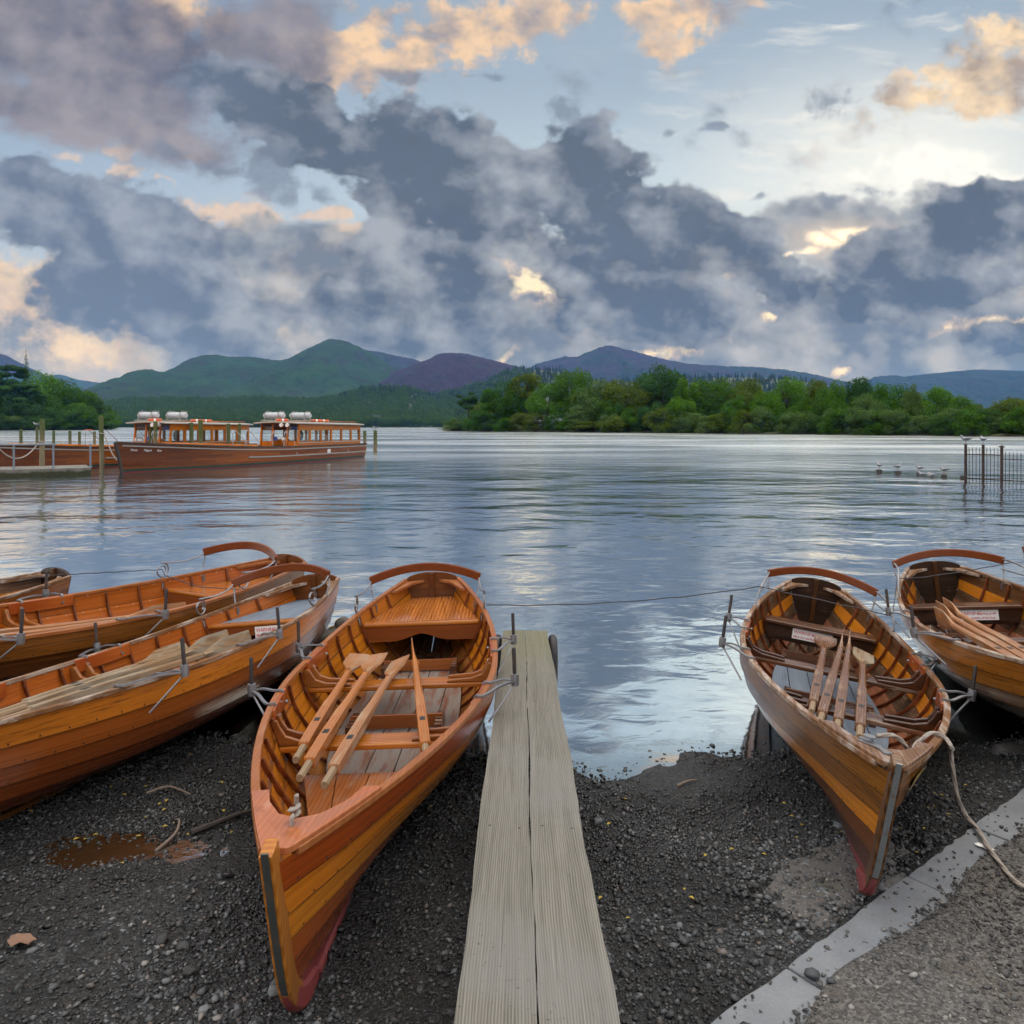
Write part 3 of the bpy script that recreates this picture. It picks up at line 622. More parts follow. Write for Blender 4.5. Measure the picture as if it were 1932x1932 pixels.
def make_boat(key, label, palette, inner, rail, seat='sheets', floor='floor_red', bracket='scroll', dark=False, sign=False, hook='breasthook', redstem=True, bowdeck=True, ironblack=False):
    loc, (yw, pt, rl) = BOATS[key][0], BOATS[key][1]
    Rm = Matrix.Rotation(R_(yw), 3, 'Z') @ Matrix.Rotation(-R_(pt), 3, 'Y') @ Matrix.Rotation(R_(rl), 3, 'X')
    bs_ = dict(R=.965, M=1.075, L=.98).get(key, 1.0)
    t = empty('rowing_boat', loc, Rm.to_euler(), label, 'rowing boat', 'wooden rowing boats drawn up on the beach')
    t.scale = (bs_, bs_, bs_)
    mb, mats = hull_mesh(palette, inner); mb.build('hull', mats, t, smooth=True, angle=30)
    rm = M[rail]
    for sd in (-1, 1):
        path = [hullpt(s, 1.0, sd, -.004) + Vector((0, 0, .006)) for s in [.0 + .985 * i / 60 for i in range(61)]]
        MB().bar(path, .036, .026).build('gunwale', rm, t, smooth=True, bevel=.004)
    # transom with arched top
    for_tr = [hullpt(0, u, -1, .0) for u in [1 - k / 12 for k in range(13)]] + [hullpt(0, u, 1, .0) for u in [k / 12 for k in range(1, 13)]]
    arch = [Vector((0, .247 * math.cos(a), z_gun(0) + .075 * math.sin(a))) for a in [PI * k / 14 for k in range(1, 14)]]
    tr = MB().prism([p + Vector((-.012, 0, 0)) for p in for_tr + arch], (.03, 0, 0)).build('transom', M['transom_dark' if dark else 'transom'], t, bevel=.003)
    MB().box((.03, 0, .56), (.03, .045, .42)).build('transom_post', M['transom'] if not dark else M['stem_dark'], t, bevel=.004)
    for sd in (-1, 1):
        MB().prism([(.02, sd * .24, z_gun(0) - .03), (.33, sd * (b_half(.066) - .03), z_gun(.066) - .022), (.30, sd * (b_half(.06) - .06), z_gun(.06) - .022), (.09, sd * .17, z_gun(0) - .03), (.02, sd * .07, z_gun(0) - .02)], (0, 0, .026)).build('quarter_knee', rm, t, bevel=.003)
    # stem, keel
    zs = [.09 + .59 * k / 16 for k in range(17)]
    st = MB(); path = [Vector((x_stem(z) + .012, 0, z)) for z in zs]
    st.bar(path, .042, .075, up=(1, 0, 0))
    so = st.build('stem', M['stem_dark' if dark else 'stem'], t, smooth=True, bevel=.004)
    MB().bar([Vector((x_stem(z) + .052, 0, z)) for z in zs[2:]], .022, .006, up=(1, 0, 0)).build('stem_band', M['steel_dark' if key == 'C' else 'steel'], so, smooth=True)
    if redstem:
        toe = smooth_path([(x_stem(.20) + .018, 0, .20), (x_stem(.12) + .02, 0, .12), (x_stem(.06) + .02, 0, .055), (x_stem(.02) - .01, 0, .012), (4.55, 0, -.012), (4.3, 0, -.016), (4.0, 0, -.012)], 4)
        MB().sweep(toe, [(-.028, -.0225), (-.038, -.012), (-.038, .012), (-.028, .0225), (.028, .0225), (.038, .012), (.038, -.012), (.028, -.0225)], up=(0, 1, 0), scales=[.82 + .22 * min(1, k / 8) for k in range(len(toe))]).build('forefoot', M['redpaint'], t, smooth=True, bevel=.008)
    MB().bar([(.05, 0, .06), (1.0, 0, .0), (2.5, 0, -.012), (4.0, 0, -.012), (4.58, 0, -.01)], .036, .05).build('keel', M['redpaint'] if redstem and not dark else M['stem_dark'], t, bevel=.004)
    # ribs
    for i, x in enumerate([.42, .75, 1.0, 1.22, 1.5, 1.78, 2.06, 2.4, 2.7, 2.98, 3.35, 3.68, 3.98, 4.26]):
        s = x / BL
        pth = [hullpt(s, u, -1, -.020) for u in [.985 - .94 * k / 12 for k in range(13)]] + [hullpt(s, u, 1, -.020) for u in [.045 + .94 * k / 12 for k in range(13)]]
        MB().bar(pth, .022, .016, up=(0, 0, 1) if False else (1, 0, 0)).build('rib', M['rib'], t, smooth=True, bevel=.003)
    # floorboards
    fl = MB(); zf = .125; edges = [-.40, -.235, -.08, .075, .235, .40]
    for a, b in zip(edges, edges[1:]):
        outl = []
        xs_ = [.75 + (3.36 - .75) * k / 16 for k in range(17)]
        lo = [(x, max(a + .003, -inner_y(x, zf, .04)), zf) for x in xs_]; hi = [(x, min(b - .003, inner_y(x, zf, .04)), zf) for x in xs_]
        keep = [k for k in range(17) if hi[k][1] - lo[k][1] > .02]
        if len(keep) > 2: fl.prism([lo[k] for k in keep] + [hi[k] for k in keep][::-1], (0, 0, .018))
    fl.build('floorboards', M[floor], t, bevel=.002)
    if bowdeck:
        fd = MB(); zd = .225; xs_ = [3.37 + (4.5 - 3.37) * k / 12 for k in range(13)]
        for a, b in ((-1, -.5), (-.5, 0), (0, .5), (.5, 1)):
            fd.prism([(x, a * inner_y(x, zd, .03) + .002, zd) for x in xs_] + [(x, b * inner_y(x, zd, .03) - .002, zd) for x in xs_[::-1]], (0, 0, .02))
        fd.box((3.36, 0, .18), (.018, 2 * inner_y(3.37, .18, .05), .09))
        fd.build('bow_deck', M['bow_deck' if floor == 'floor_red' else floor], t, bevel=.002)
    # thwarts, knees
    for x in (2.23, 3.27):
        z0 = .365; hw = inner_y(x, z0, .022)
        MB().box((x, 0, z0), (.165, 2 * hw, .03)).build('thwart', M['thwart_dark' if dark else 'thwart'], t, bevel=.008)
        for sd in (-1, 1):
            for dx in (-.055, .055):
                xx = x + dx
                out = [(xx, sd * inner_y(xx, z, .016), z) for z in [.382 + (z_gun(xx / BL) - .025 - .382) * k / 5 for k in range(6)]]
                yt = abs(out[-1][1]); inn = [(xx, sd * (yt - .03), out[-1][2] + .005), (xx, sd * (yt - .045), .475), (xx, sd * (yt - .075), .43), (xx, sd * (yt - .14), .408), (xx, sd * (yt - .24), .402), (xx, sd * (yt - .30), .397), (xx, sd * (yt - .305), .382)]
                MB().prism([Vector(p) - Vector((.013, 0, 0)) for p in out + inn], (.026, 0, 0)).build('knee', M['knee_dark' if dark else 'knee'], t, bevel=.005)
    # stern seat
    if seat in ('sheets', 'grey'):
        sp = MB(); x0, x1 = .03, .93; xs_ = [x0 + (x1 - x0) * k / 10 for k in range(11)]; zz = lambda x: .548 - .05 * x
        ny = 7
        for q in range(ny):
            a, b = -1 + 2 * q / ny, -1 + 2 * (q + 1) / ny
            lo = [(x, a * inner_y(x, zz(x), .022) + .0012, zz(x)) for x in xs_]; hi = [(x, b * inner_y(x, zz(x), .022) - .0012, zz(x)) for x in xs_]
            sp.prism(lo + hi[::-1], (0, 0, -.022))
        sp.build('stern_seat', M['floor_grey' if seat == 'grey' else 'seat'], t, bevel=.0015, seg=1)
        hw = inner_y(.95, .48, .018)
        MB().box((.955, 0, .497), (.085, 2 * hw, .034)).build('seat_front_rail', M['thwart' if not dark else 'thwart_dark'], t, bevel=.012)
        xa, za, ht = .965, .482, .17
    else:
        hw = inner_y(.93, .44, .02)
        MB().box((.93, 0, .445), (.25, 2 * hw, .03)).build('stern_seat', M['thwart_dark' if dark else 'thwart'], t, bevel=.008)
        xa, za, ht = 1.0, .43, .16
    n_ = 24; hw_t = inner_y(xa, za - .02, .02)
    lowr = []
    for k in range(n_ + 1):
        v = -1 + 2 * k / n_; d = ht * (.80 - .32 * (.5 + .5 * math.cos(v * PI * 2.0)) * (1 - abs(v)) - .12 * (1 - v * v))
        z = za - d; lowr.append((xa, max(-inner_y(xa, z, .018), min(inner_y(xa, z, .018), v * hw_t)), z))
    MB().prism([(xa, hw_t, za), (xa, -hw_t, za)] + lowr, (.02, 0, 0)).build('seat_apron', M['apron_dark' if dark else 'apron'], t, bevel=.003)
    if sign:
        yo = sign if isinstance(sign, float) else 0.02
        fwd = Matrix(((0, 0, 1, xa + .0235), (1, 0, 0, yo), (0, 1, 0, za - .055), (0, 0, 0, 1)))
        sg = MB().prism([(xa + .0205, yo - .165, za - .098), (xa + .0205, yo + .165, za - .098), (xa + .0205, yo + .165, za - .008), (xa + .0205, yo - .165, za - .008)], (.0025, 0, 0)).build('warning_sign', M['white'], t, bevel=.001)
        text_mesh('lettering', 'WARNING', .041, M['redink'], sg, fwd @ Matrix.Translation((-.155, .004, 0)), spacing=.92)
        text_mesh('lettering', 'Standing up will', .027, M['redink'], sg, fwd @ Matrix.Translation((.0, .006, 0)), spacing=.88)
        text_mesh('lettering', 'affect the stability of the boat', .0285, M['redink'], sg, fwd @ Matrix.Translation((-.155, -.031, 0)), spacing=.9)
    IR = M['iron'] if not ironblack else M['darkiron']
    if key != 'B':
        # backrest and its irons
        bz = .83 if key != 'C' else .825
        def bk(v): return Vector((.60 - .15 * (1 - v * v), v * .476, bz - .025 + .085 * (1 - v * v)))
        pth = [bk(-1 + 2 * k / 24) for k in range(25)]
        MB().sweep(pth, [(-.012, -.036), (.012, -.036), (.012, .036), (-.012, .036)], cap=True).build('backrest', M['back'], t, smooth=True, bevel=.008)
        IR = M['iron'] if not ironblack else M['darkiron']
        for sd in (-1, 1):
            ib = MB(); y0 = sd * .466; x0 = .585
            gy = sd * (b_half(.13) - .005); gz = z_gun(.13)
            ib.tube([(x0, y0, bz - .04), (x0 + .01, y0 + sd * .0, bz - .1), (.63, gy, gz + .02), (.63, gy - sd * .022, gz - .07)], .0075, 6)
            ib.box((.63, gy - sd * .024, gz - .045), (.03, .006, .06))
            gx = 1.0; gy2 = sd * b_half(gx / BL); gz2 = z_gun(gx / BL)
            if bracket == 'scroll':
                r = .062; cx_, cz_ = gx, gz2 + .028 + r
                pts = [Vector((x0, y0, bz - .02)), Vector((.66, sd * .472, bz - .06)), Vector((.76, sd * .485, bz - .085)), Vector((.87, sd * .50, bz - .095))]
                spi = []
                for k in range(28):
                    a = PI * .55 - k * (2 * PI * 1.45 / 27); rr = r * 1.25 if k < 2 else r * (1.22 - .55 * k / 27)
                    spi.append(Vector((cx_ - math.cos(a + PI) * -rr * -1 if False else cx_ + rr * math.cos(PI - a) * 1.0, gy2 + 0 * k, cz_ + rr * math.sin(a))))
                # descend on the forward side, curl under and inward
                spi = [Vector((cx_ - rr_ * math.sin(ph), gy2, cz_ + rr_ * math.cos(ph))) for ph, rr_ in [(-.2 + k * .34, r * (1.15 - .024 * k)) for k in range(27)]]
                ib.tube(smooth_path(pts, 4)[:-1] + spi, .0072, 6)
                ib.tube([(gx, gy2, cz_ - r * .82), (gx, gy2, gz2 + .0), (gx, gy2 - sd * .022, gz2 - .03), (gx, gy2 - sd * .026, gz2 - .075)], .0075, 6)
            else:
                ib.tube(smooth_path([(x0, y0, bz - .01), (.75, sd * .475, bz - .015), (1.0, sd * .50, bz - .04), (1.14, sd * .53, bz - .1), (1.2, sd * (b_half(.24) - .005), gz2 + .03), (1.2, sd * (b_half(.24) - .025), gz2 - .07)], 4), .0085, 6)
                ib.tube([(.61, gy, bz - .10), (1.16, sd * .535, bz - .13)], .006, 6)
            ib.build('backrest_iron', IR, t, smooth=True)
    # outriggers with thole pins, and the pads they clamp to
    for (xa_, xb_, xp) in ((1.86, 2.17, 1.9), (2.92, 3.18, 2.9)):
        for sd in (-1, 1):
            gy = lambda x: sd * b_half(x / BL)
            pin = Vector((xp, sd * .75, .555)); ob = MB()
            for xm in (xa_, xb_):
                g = Vector((xm, gy(xm), z_gun(xm / BL) + .024))
                ob.sweep(smooth_path([g - Vector((0, sd * .03, .075)), g - Vector((0, sd * .03, .0)), g + Vector((0, sd * .02, .003)), g.lerp(pin, .6) + Vector((.012 if xm == xb_ else -.004, 0, .006)), pin + Vector((0, 0, -.012))], 4), [(-.009, -.0045), (.009, -.0045), (.009, .0045), (-.009, .0045)])
                ob.lathe([(.001, 0), (.010, 0), (.009, .012), (.001, .012)], g - Vector((0, sd * .046, .06)), 6, Matrix.Rotation(sd * PI / 2, 3, 'X'))
            ob.tube([pin + Vector((0, 0, -.02)), Vector((xp + .12, gy(xp + .12) * 1.0 + sd * .012, .36))], .006, 6)
            ob.lathe([(.001, -.035), (.022, -.035), (.024, .0), (.023, .03), (.014, .032)], pin, 10)
            oo = ob.build('outrigger', IR, t, smooth=True)
            MB().lathe([(.011, .0), (.0115, .17), (.009, .178), (.001, .18)], pin, 8).build('thole_pin', M['darkiron'], oo, smooth=True)
            xm0, xm1 = xa_ - .09, xb_ + .09
            pd = [Vector((xm0 + (xm1 - xm0) * k / 6, gy(xm0 + (xm1 - xm0) * k / 6) - sd * .026, z_gun((xm0 + (xm1 - xm0) * k / 6) / BL) - .028)) for k in range(7)]
            MB().bar(pd, .022, .088).build('gunwale_pad', M['pad'], t, smooth=True, bevel=.004)
    # foot stretchers in notched racks
    for x in (1.10, 2.44):
        fs = MB().box((x, 0, .195), (.022, .58, .085)).build('foot_stretcher', M['apron' if not dark else 'thwart_dark'], t, bevel=.004)
        for sd in (-1, 1):
            rk = MB().box((x + .02, sd * .27, .16), (.30, .045, .035))
            for k in range(5): rk.box((x - .10 + k * .06, sd * .27, .198), (.032, .045, .045))
            rk.build('notched_rack', M['thwart_dark'], fs, bevel=.003)
    # breasthook: the little deck in the bow
    zt = lambda x: z_gun(x / BL) + .012
    pts_l = [(x, -b_half(min(.995, x / BL)) - .01, zt(x)) for x in (4.45, 4.6, 4.75, 4.88, 4.97)]
    pts_r = [(x, b_half(min(.995, x / BL)) + .01, zt(x)) for x in (4.97, 4.88, 4.75, 4.6, 4.45)]
    aft = [(4.45, .175, zt(4.5)), (4.58, .135, zt(4.55)), (4.68, .07, zt(4.6)), (4.71, .0, zt(4.6)), (4.67, -.075, zt(4.6)), (4.56, -.14, zt(4.55)), (4.45, -.175, zt(4.5))]
    MB().prism(pts_l + pts_r + aft, (0, 0, .024)).build('breasthook', M[hook], t, bevel=.004)
    return t, Matrix.Translation(loc) @ Rm.to_4x4() @ Matrix.Scale(bs_, 4)
ok = (.7, .28, .10, .5); worn = (.65, .32, .2, .9); bad = (.55, .34, .25, 1.25); gl = (.85, .22, .06, .5)
RP = M['redpaint']
goldin = [(BROWN, (.2, .5, .7, .4)), (BROWN, (.3, .45, .5, .3)), (((.25, .085, .015), (.42, .17, .035)), (.4, .35, .3, .2)), (GOLD, (.5, .3, .12, .15)), (GOLD, (.55, .28, .06, .1)), (((.36, .105, .012), (.56, .2, .025)), (.55, .28, .05, .1))]
redin = [(BROWN, (.2, .5, .6, .4)), (BROWN, (.3, .45, .5, .3)), (((.3, .11, .045), (.45, .2, .09)), (.4, .35, .5, .2)), (((.32, .11, .03), (.48, .19, .06)), (.5, .3, .3, .15)), (ORANGE, (.55, .28, .1, .1)), (((.34, .08, .012), (.52, .15, .022)), (.55, .28, .06, .1))]
darkin = [(DARK, (.2, .5, .5, .4)), (DARK, (.3, .45, .5, .4)), (((.22, .07, .03), (.36, .13, .06)), (.4, .35, .4, .4)), (((.05, .028, .016), (.15, .075, .035)), (.4, .35, .4, .5)), (GOLD, (.5, .3, .2, .5)), (((.05, .024, .012), (.2, .08, .02)), (.4, .35, .3, .6))]
BO = {}
BO['C'] = make_boat('C', 'glossy orange rowing boat with a varnished stern seat, beside the plank jetty',
    ([(RP, gl), (RED, gl), (((.25, .05, .008), (.42, .11, .016)), gl), (((.48, .15, .008), (.68, .26, .018)), gl), (((.46, .13, .007), (.66, .22, .014)), gl), (((.25, .04, .004), (.42, .085, .008)), gl)], .0), goldin, 'rail')
BO['R'] = make_boat('R', 'weathered rowing boat with its bow on the kerb and a rope over its bow',
    ([(RP, worn), (((.05, .016, .010), (.12, .036, .018)), worn), (((.10, .032, .007), (.22, .07, .014)), worn), (((.46, .15, .008), (.62, .23, .014)), ok), (((.10, .036, .005), (.36, .13, .010)), bad), (((.12, .045, .007), (.42, .16, .012)), bad)], 3.1, (.15, .085, .05)), darkin, 'rail_old', 'bench', 'floor_grey', 'bent', True, -.05, 'breasthook_old', bowdeck=False)
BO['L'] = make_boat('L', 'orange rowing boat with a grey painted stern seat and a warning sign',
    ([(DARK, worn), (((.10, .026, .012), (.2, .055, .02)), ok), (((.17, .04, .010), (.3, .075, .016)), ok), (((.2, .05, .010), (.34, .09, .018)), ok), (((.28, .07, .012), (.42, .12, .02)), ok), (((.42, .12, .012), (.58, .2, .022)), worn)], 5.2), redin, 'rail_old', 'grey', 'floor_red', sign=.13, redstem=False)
BO['M'] = make_boat('M', 'shadow darkened rowing boat with a glossy orange stern seat, beyond the grey seated one',
    ([(DARK, worn), (((.03, .012, .006), (.07, .026, .012)), ok), (((.04, .015, .006), (.09, .034, .012)), ok), (((.055, .018, .006), (.12, .042, .012)), ok), (((.075, .022, .006), (.16, .052, .012)), worn), (((.13, .045, .008), (.27, .095, .014)), worn)], 7.7), redin, 'rail', 'sheets', 'floor_red', redstem=False)  # strake colours darkened to carry the shadow lying on this hull side
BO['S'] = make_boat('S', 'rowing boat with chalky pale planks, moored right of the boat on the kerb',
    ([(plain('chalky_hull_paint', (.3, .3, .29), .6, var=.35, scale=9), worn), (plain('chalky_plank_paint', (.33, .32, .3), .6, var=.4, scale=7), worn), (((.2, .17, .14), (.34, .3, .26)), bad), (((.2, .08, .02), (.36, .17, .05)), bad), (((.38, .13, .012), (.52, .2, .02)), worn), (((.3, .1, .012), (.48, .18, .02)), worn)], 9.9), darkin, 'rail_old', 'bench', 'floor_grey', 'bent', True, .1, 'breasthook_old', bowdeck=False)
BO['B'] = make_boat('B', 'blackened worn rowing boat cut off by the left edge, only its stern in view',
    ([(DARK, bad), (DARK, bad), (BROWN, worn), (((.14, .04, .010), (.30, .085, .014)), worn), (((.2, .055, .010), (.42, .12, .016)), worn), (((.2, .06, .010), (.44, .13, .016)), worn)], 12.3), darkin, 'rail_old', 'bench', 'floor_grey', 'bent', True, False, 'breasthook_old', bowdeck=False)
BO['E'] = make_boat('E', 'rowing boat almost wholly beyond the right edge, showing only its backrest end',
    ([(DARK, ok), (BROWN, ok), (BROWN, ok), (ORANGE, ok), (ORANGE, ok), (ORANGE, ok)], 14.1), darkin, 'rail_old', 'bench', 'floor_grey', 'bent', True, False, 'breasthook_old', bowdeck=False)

# lake surface, cut out along each hull's waterline
from mathutils.geometry import delaunay_2d_cdt
def waterline(key):
    Mb = BO[key][1]; lf_, rt_ = [], []
    for k in range(46):
        s = k / 48
        for sd, lst in ((-1, lf_), (1, rt_)):
            zf = lambda u: (Mb @ hullpt(s, u, sd)).z
            if zf(.06) < -.004:
                lo, hi = .06, 1.0
                for _ in range(22):
                    mi = (lo + hi) / 2
                    if zf(mi) < 0: lo = mi
                    else: hi = mi
                p = Mb @ hullpt(s, lo, sd, -.004); lst.append((p.x, p.y))
    return lf_ + rt_[::-1] if len(lf_) + len(rt_) > 5 else None
def inside(p, poly):
    c = False; j = len(poly) - 1
    for i in range(len(poly)):
        if (poly[i][1] > p[1]) != (poly[j][1] > p[1]) and p[0] < (poly[j][0] - poly[i][0]) * (p[1] - poly[i][1]) / (poly[j][1] - poly[i][1]) + poly[i][0]: c = not c
        j = i
    return c
holes = [h for h in (waterline(k) for k in BO) if h]
vv_ = [Vector(p) for p in ((-2500, 3.0), (2500, 3.0), (2500, 4500), (-2500, 4500), (-40, 3.0), (40, 3.0), (40, 60), (-40, 60))]; ee_ = [(0, 1), (1, 2), (2, 3), (3, 0)]
for h in holes:
    b = len(vv_); vv_ += [Vector(p) for p in h]; ee_ += [(b + i, b + (i + 1) % len(h)) for i in range(len(h))]
cv, ce, cf, *_ = delaunay_2d_cdt(vv_, ee_, [], 0, 1e-6)
cf = [f for f in cf if not any(inside((sum(cv[i][0] for i in f) / len(f), sum(cv[i][1] for i in f) / len(f)), h) for h in holes)]
o = MB().add([(p[0], p[1], 0) for p in cv], cf).build('lake', M['water'])
o['kind'] = 'structure'

# ------------------------------------------------------------------ oars lying in the boats
def make_oar(boat, hnd, tip, label, style='oar', blade='oar_pale', roll=0.0, half=.078, group='oars laid in the boats'):
    Mb = BO[boat][1]
    a = Mb @ Vector(hnd); b = Mb @ Vector(tip); ax = (b - a); Lo = ax.length; ax.normalize()
    up0 = (Mb.to_3x3() @ Vector((0, 0, 1))).normalized(); sd_ = up0.cross(ax).normalized(); up_ = ax.cross(sd_)
    Rm = Matrix((ax, sd_, up_)).transposed()
    t = empty('oar', a, Rm.to_euler(), label, 'oar', group)
    rr = random.Random(int(abs(hnd[1] * 1000)) + int(tip[0] * 100))
    xl = Lo * .40; xb = Lo - .50
    oc = lambda w, h, c: [(-w, -h + c), (-w + c, -h), (w - c, -h), (w, -h + c), (w, h - c), (w - c, h), (-w + c, h), (-w, h - c)]
    def ring(x, w, h, c): return [Vector((x, q[0], q[1])) for q in oc(w, h, c)]
    rows = [ring(.17, .019, .019, .006), ring(.175, .0255, .0255, .004), ring(xl * .5, .027, .027, .003), ring(xl, .026, .026, .003), ring(xl + .16, .0235, .0235, .008)]
    for k in range(1, 8): rows.append(ring(xl + .16 + (xb + .04 - xl - .16) * k / 7, .0225 - .004 * k / 7, .0225 - .004 * k / 7, .0085))
    mb = MB(); n = 8
    vs = [p for r in rows for p in r]; fs = [tuple(range(8))[::-1]]
    for i in range(len(rows) - 1):
        for j in range(8): fs.append((i * 8 + j, i * 8 + (j + 1) % 8, (i + 1) * 8 + (j + 1) % 8, (i + 1) * 8 + j))
    mb.add(vs, fs).build('shaft', M[style], t, smooth=True, angle=35)
    MB().lathe([(.001, 0), (.017, .0), (.0185, .01), (.0175, .09), (.0185, .18)], (0, 0, 0), 12, Matrix.Rotation(PI / 2, 3, 'Y')).build('grip', M['grip'], t, smooth=True)
    # worn iron plate with the slot that drops over the thole pin
    xp = min(.52, xl - .1)
    so = MB().box((xp, 0, .0275), (.055, .03, .002)).build('pin_plate', M['darkiron'], t, bevel=.001)
    MB().box((xp, 0, .0282), (.026, .016, .002)).build('pin_slot', M['black'], so)
    br = []; cr, srn = math.cos(roll), math.sin(roll)
    for k in range(13):
        u = k / 12; x = xb - .02 + (Lo - xb + .02) * u
        w = .019 + (half - .019) * sm(0.02, .55, u) * (1 - .06 * u); th = .018 * (1 - sm(0, .5, u)) + .0055
        bend = .03 * math.sin(PI * min(1, u * 1.05)) * sm(.2, .9, u)
        sec = [(-w, -th * .5 + bend * 0), (-w * .5, -th - bend * .5), (0, -th - bend * .6), (w * .5, -th - bend * .5), (w, -th * .5), (w, th * .5), (w * .5, th - bend * .5), (0, th * (1.4 if u < .7 else 1) - bend * .6), (-w * .5, th - bend * .5), (-w, th * .5)]
        br.append([Vector((x, p * cr - q * srn, p * srn + q * cr)) for p, q in sec])
    vs = [p for r in br for p in r]; fs = [tuple(range(10))[::-1], tuple(range(120, 130))]
    for i in range(12):
        for j in range(10): fs.append((i * 10 + j, i * 10 + (j + 1) % 10, (i + 1) * 10 + (j + 1) % 10, (i + 1) * 10 + j))
    MB().add(vs, fs).build('blade', M[blade], t, smooth=True, angle=40)
    return t
make_oar('C', (3.65, -.30, .425), (1.55, -.40, .405), 'leftmost oar of three in the varnished middle boat, blade face up', 'oar', 'oar_pale', .1)
make_oar('C', (3.88, -.22, .43), (1.70, -.235, .435), 'middle oar of three in the varnished middle boat, longest bare grip', 'oar', 'oar_pale', -.12)
make_oar('C', (3.97, -.09, .43), (1.78, -.06, .42), 'chipped oar nearest the centreline among three in the varnished middle boat', 'oar_pale', 'oar_pale', -.35)
make_oar('C', (3.72, .33, .43), (1.46, -.01, .42), 'single oar lying on edge on the jetty side of the varnished middle boat', 'oar', 'oar', 1.45)
make_oar('R', (3.69, -.21, .435), (1.36, .03, .46), 'oar with a red brown blade, leftmost of four in the kerbside boat', 'oar_dark', 'oar_dark', .0, .085)
make_oar('R', (3.88, -.18, .435), (1.22, .18, .46), 'oar lying blade on edge, second of four in the kerbside boat', 'oar_dark', 'oar_dark', 1.5)
make_oar('R', (3.95, -.10, .435), (1.17, .235, .465), 'oar lying blade on edge, third of four in the kerbside boat', 'oar_dark', 'oar_dark', 1.5)
make_oar('R', (3.96, .01, .435), (1.62, .29, .45), 'oar with a short frayed grey blade, rightmost of four in the kerbside boat', 'oar_dark', 'oar_old', .25, .08)
make_oar('L', (3.30, -.13, .47), (1.70, -.13, .46), 'lichen grey oar farthest from the near rail in the grey seated boat', 'oar_old', 'oar_old', .9)
make_oar('L', (3.40, -.02, .48), (1.46, .05, .47), 'middle of three weathered grey oars in the grey seated boat', 'oar_old', 'oar_old', 1.3)
make_oar('L', (3.50, .10, .48), (1.50, .26, .46), 'weathered grey oar along the near rail of the grey seated boat', 'oar_old', 'oar_old', 1.35)
make_oar('M', (3.4, -.14, .45), (1.35, .27, .45), 'smooth pale brown oar, farther of two in the shadow darkened boat', 'oar_pale', 'oar_pale', 1.4)
make_oar('M', (3.5, .06, .45), (1.45, .34, .455), 'smooth pale brown oar, nearer of two in the shadow darkened boat', 'oar_pale', 'oar_pale', 1.4)
make_oar('S', (3.75, -.31, .47), (1.80, -.385, .50), 'oar nearest the side rail of three in the boat at the right edge', 'oar_pale', 'oar_pale', 1.45)
make_oar('S', (3.75, -.25, .47), (1.46, -.30, .50), 'middle oar of three stood on edge in the boat at the right edge', 'oar_pale', 'oar_pale', 1.45)
make_oar('S', (3.75, -.19, .47), (1.34, -.22, .51), 'innermost oar of three stood on edge in the boat at the right edge', 'oar_pale', 'oar_pale', 1.45)

# ropes
def W2(boat, p): return BO[boat][1] @ Vector(p)
def sag(a, b, d, n=14): return [a.lerp(b, i / n) - Vector((0, 0, d * 4 * (i / n) * (1 - i / n))) + Vector((0, 0, .004 * math.sin(i * 2.3))) for i in range(n + 1)]
cA, cB = W2('C', (1.0, b_half(.2) + .02, z_gun(.2) + .05)), W2('R', (1.15, -b_half(.23), .74))
def line_obj(name, pts, r, label, cat, m_='line', group=None, n=6):
    o = MB().tube(pts, r, n).build(name, M[m_], smooth=True); tag(o, label, cat, group); return o
line_obj('mooring_line', sag(cA, cB, .05), .0045, 'thin dark line stretched over the water between the middle boat and kerbside boat', 'mooring line')
line_obj('mooring_line', sag(cB, W2('R', (1.1, b_half(.22), .70)), .0, 8) + sag(W2('R', (1.1, b_half(.22), .70)), W2('S', (.9, -b_half(.18), .70)), .03)[1:] + sag(W2('S', (.9, -b_half(.18), .70)), W2('S', (.75, b_half(.15), .80)), .02, 8)[1:] + sag(W2('S', (.75, b_half(.15), .80)), W2('E', (.9, -.5, .72)), .0, 6)[1:], .0045, 'thin dark line crossing the sterns of the two boats on the right', 'mooring line')
mS = W2('M', (1.0, -b_half(.2), .68))
line_obj('mooring_line', sag(W2('B', (.9, -.45, .66)), W2('B', (.08, .24, .735)), .0, 6) + sag(W2('B', (.08, .24, .735)), mS, .0)[1:], .0045, 'thin dark line from the blackened boat to the scrolled iron of its neighbour', 'mooring line')
line_obj('mooring_line', [mS, mS + Vector((.05, -.05, -.05)), W2('M', (.95, -.1, .56)), W2('M', (.75, .22, .54))], .0045, 'thin dark line end slack on the glossy stern seat of the shadow darkened boat', 'mooring line')
# bow rope of the kerbside boat: laid strands, out over the rail and away across the path
def rope_obj(name, pts, r, label, parent=None):
    P_ = smooth_path(pts, 12); mb = MB(); cum = 0; off = []
    for i, p in enumerate(P_):
        if i: cum += (P_[i] - P_[i - 1]).length
        off.append(cum)
    mb.tube(P_, r * .8, 7)
    for k in range(3):
        q = []
        for i, p in enumerate(P_):
            tdir = (P_[min(i + 1, len(P_) - 1)] - P_[max(i - 1, 0)]).normalized(); u = tdir.cross(Vector((.2, .3, 1))).normalized(); w = u.cross(tdir)
            a = off[i] / (r * 5.5) * 1.0 + k * 2 * PI / 3; q.append(p + u * (r * .52 * math.cos(a)) + w * (r * .52 * math.sin(a)))
        mb.tube(q, r * .6, 5)
    o = mb.build(name, M['rope'], parent, smooth='all')
    if label: tag(o, label, 'rope')
    return o
gr = lambda x, y, z=.175: Vector((x, y, z))
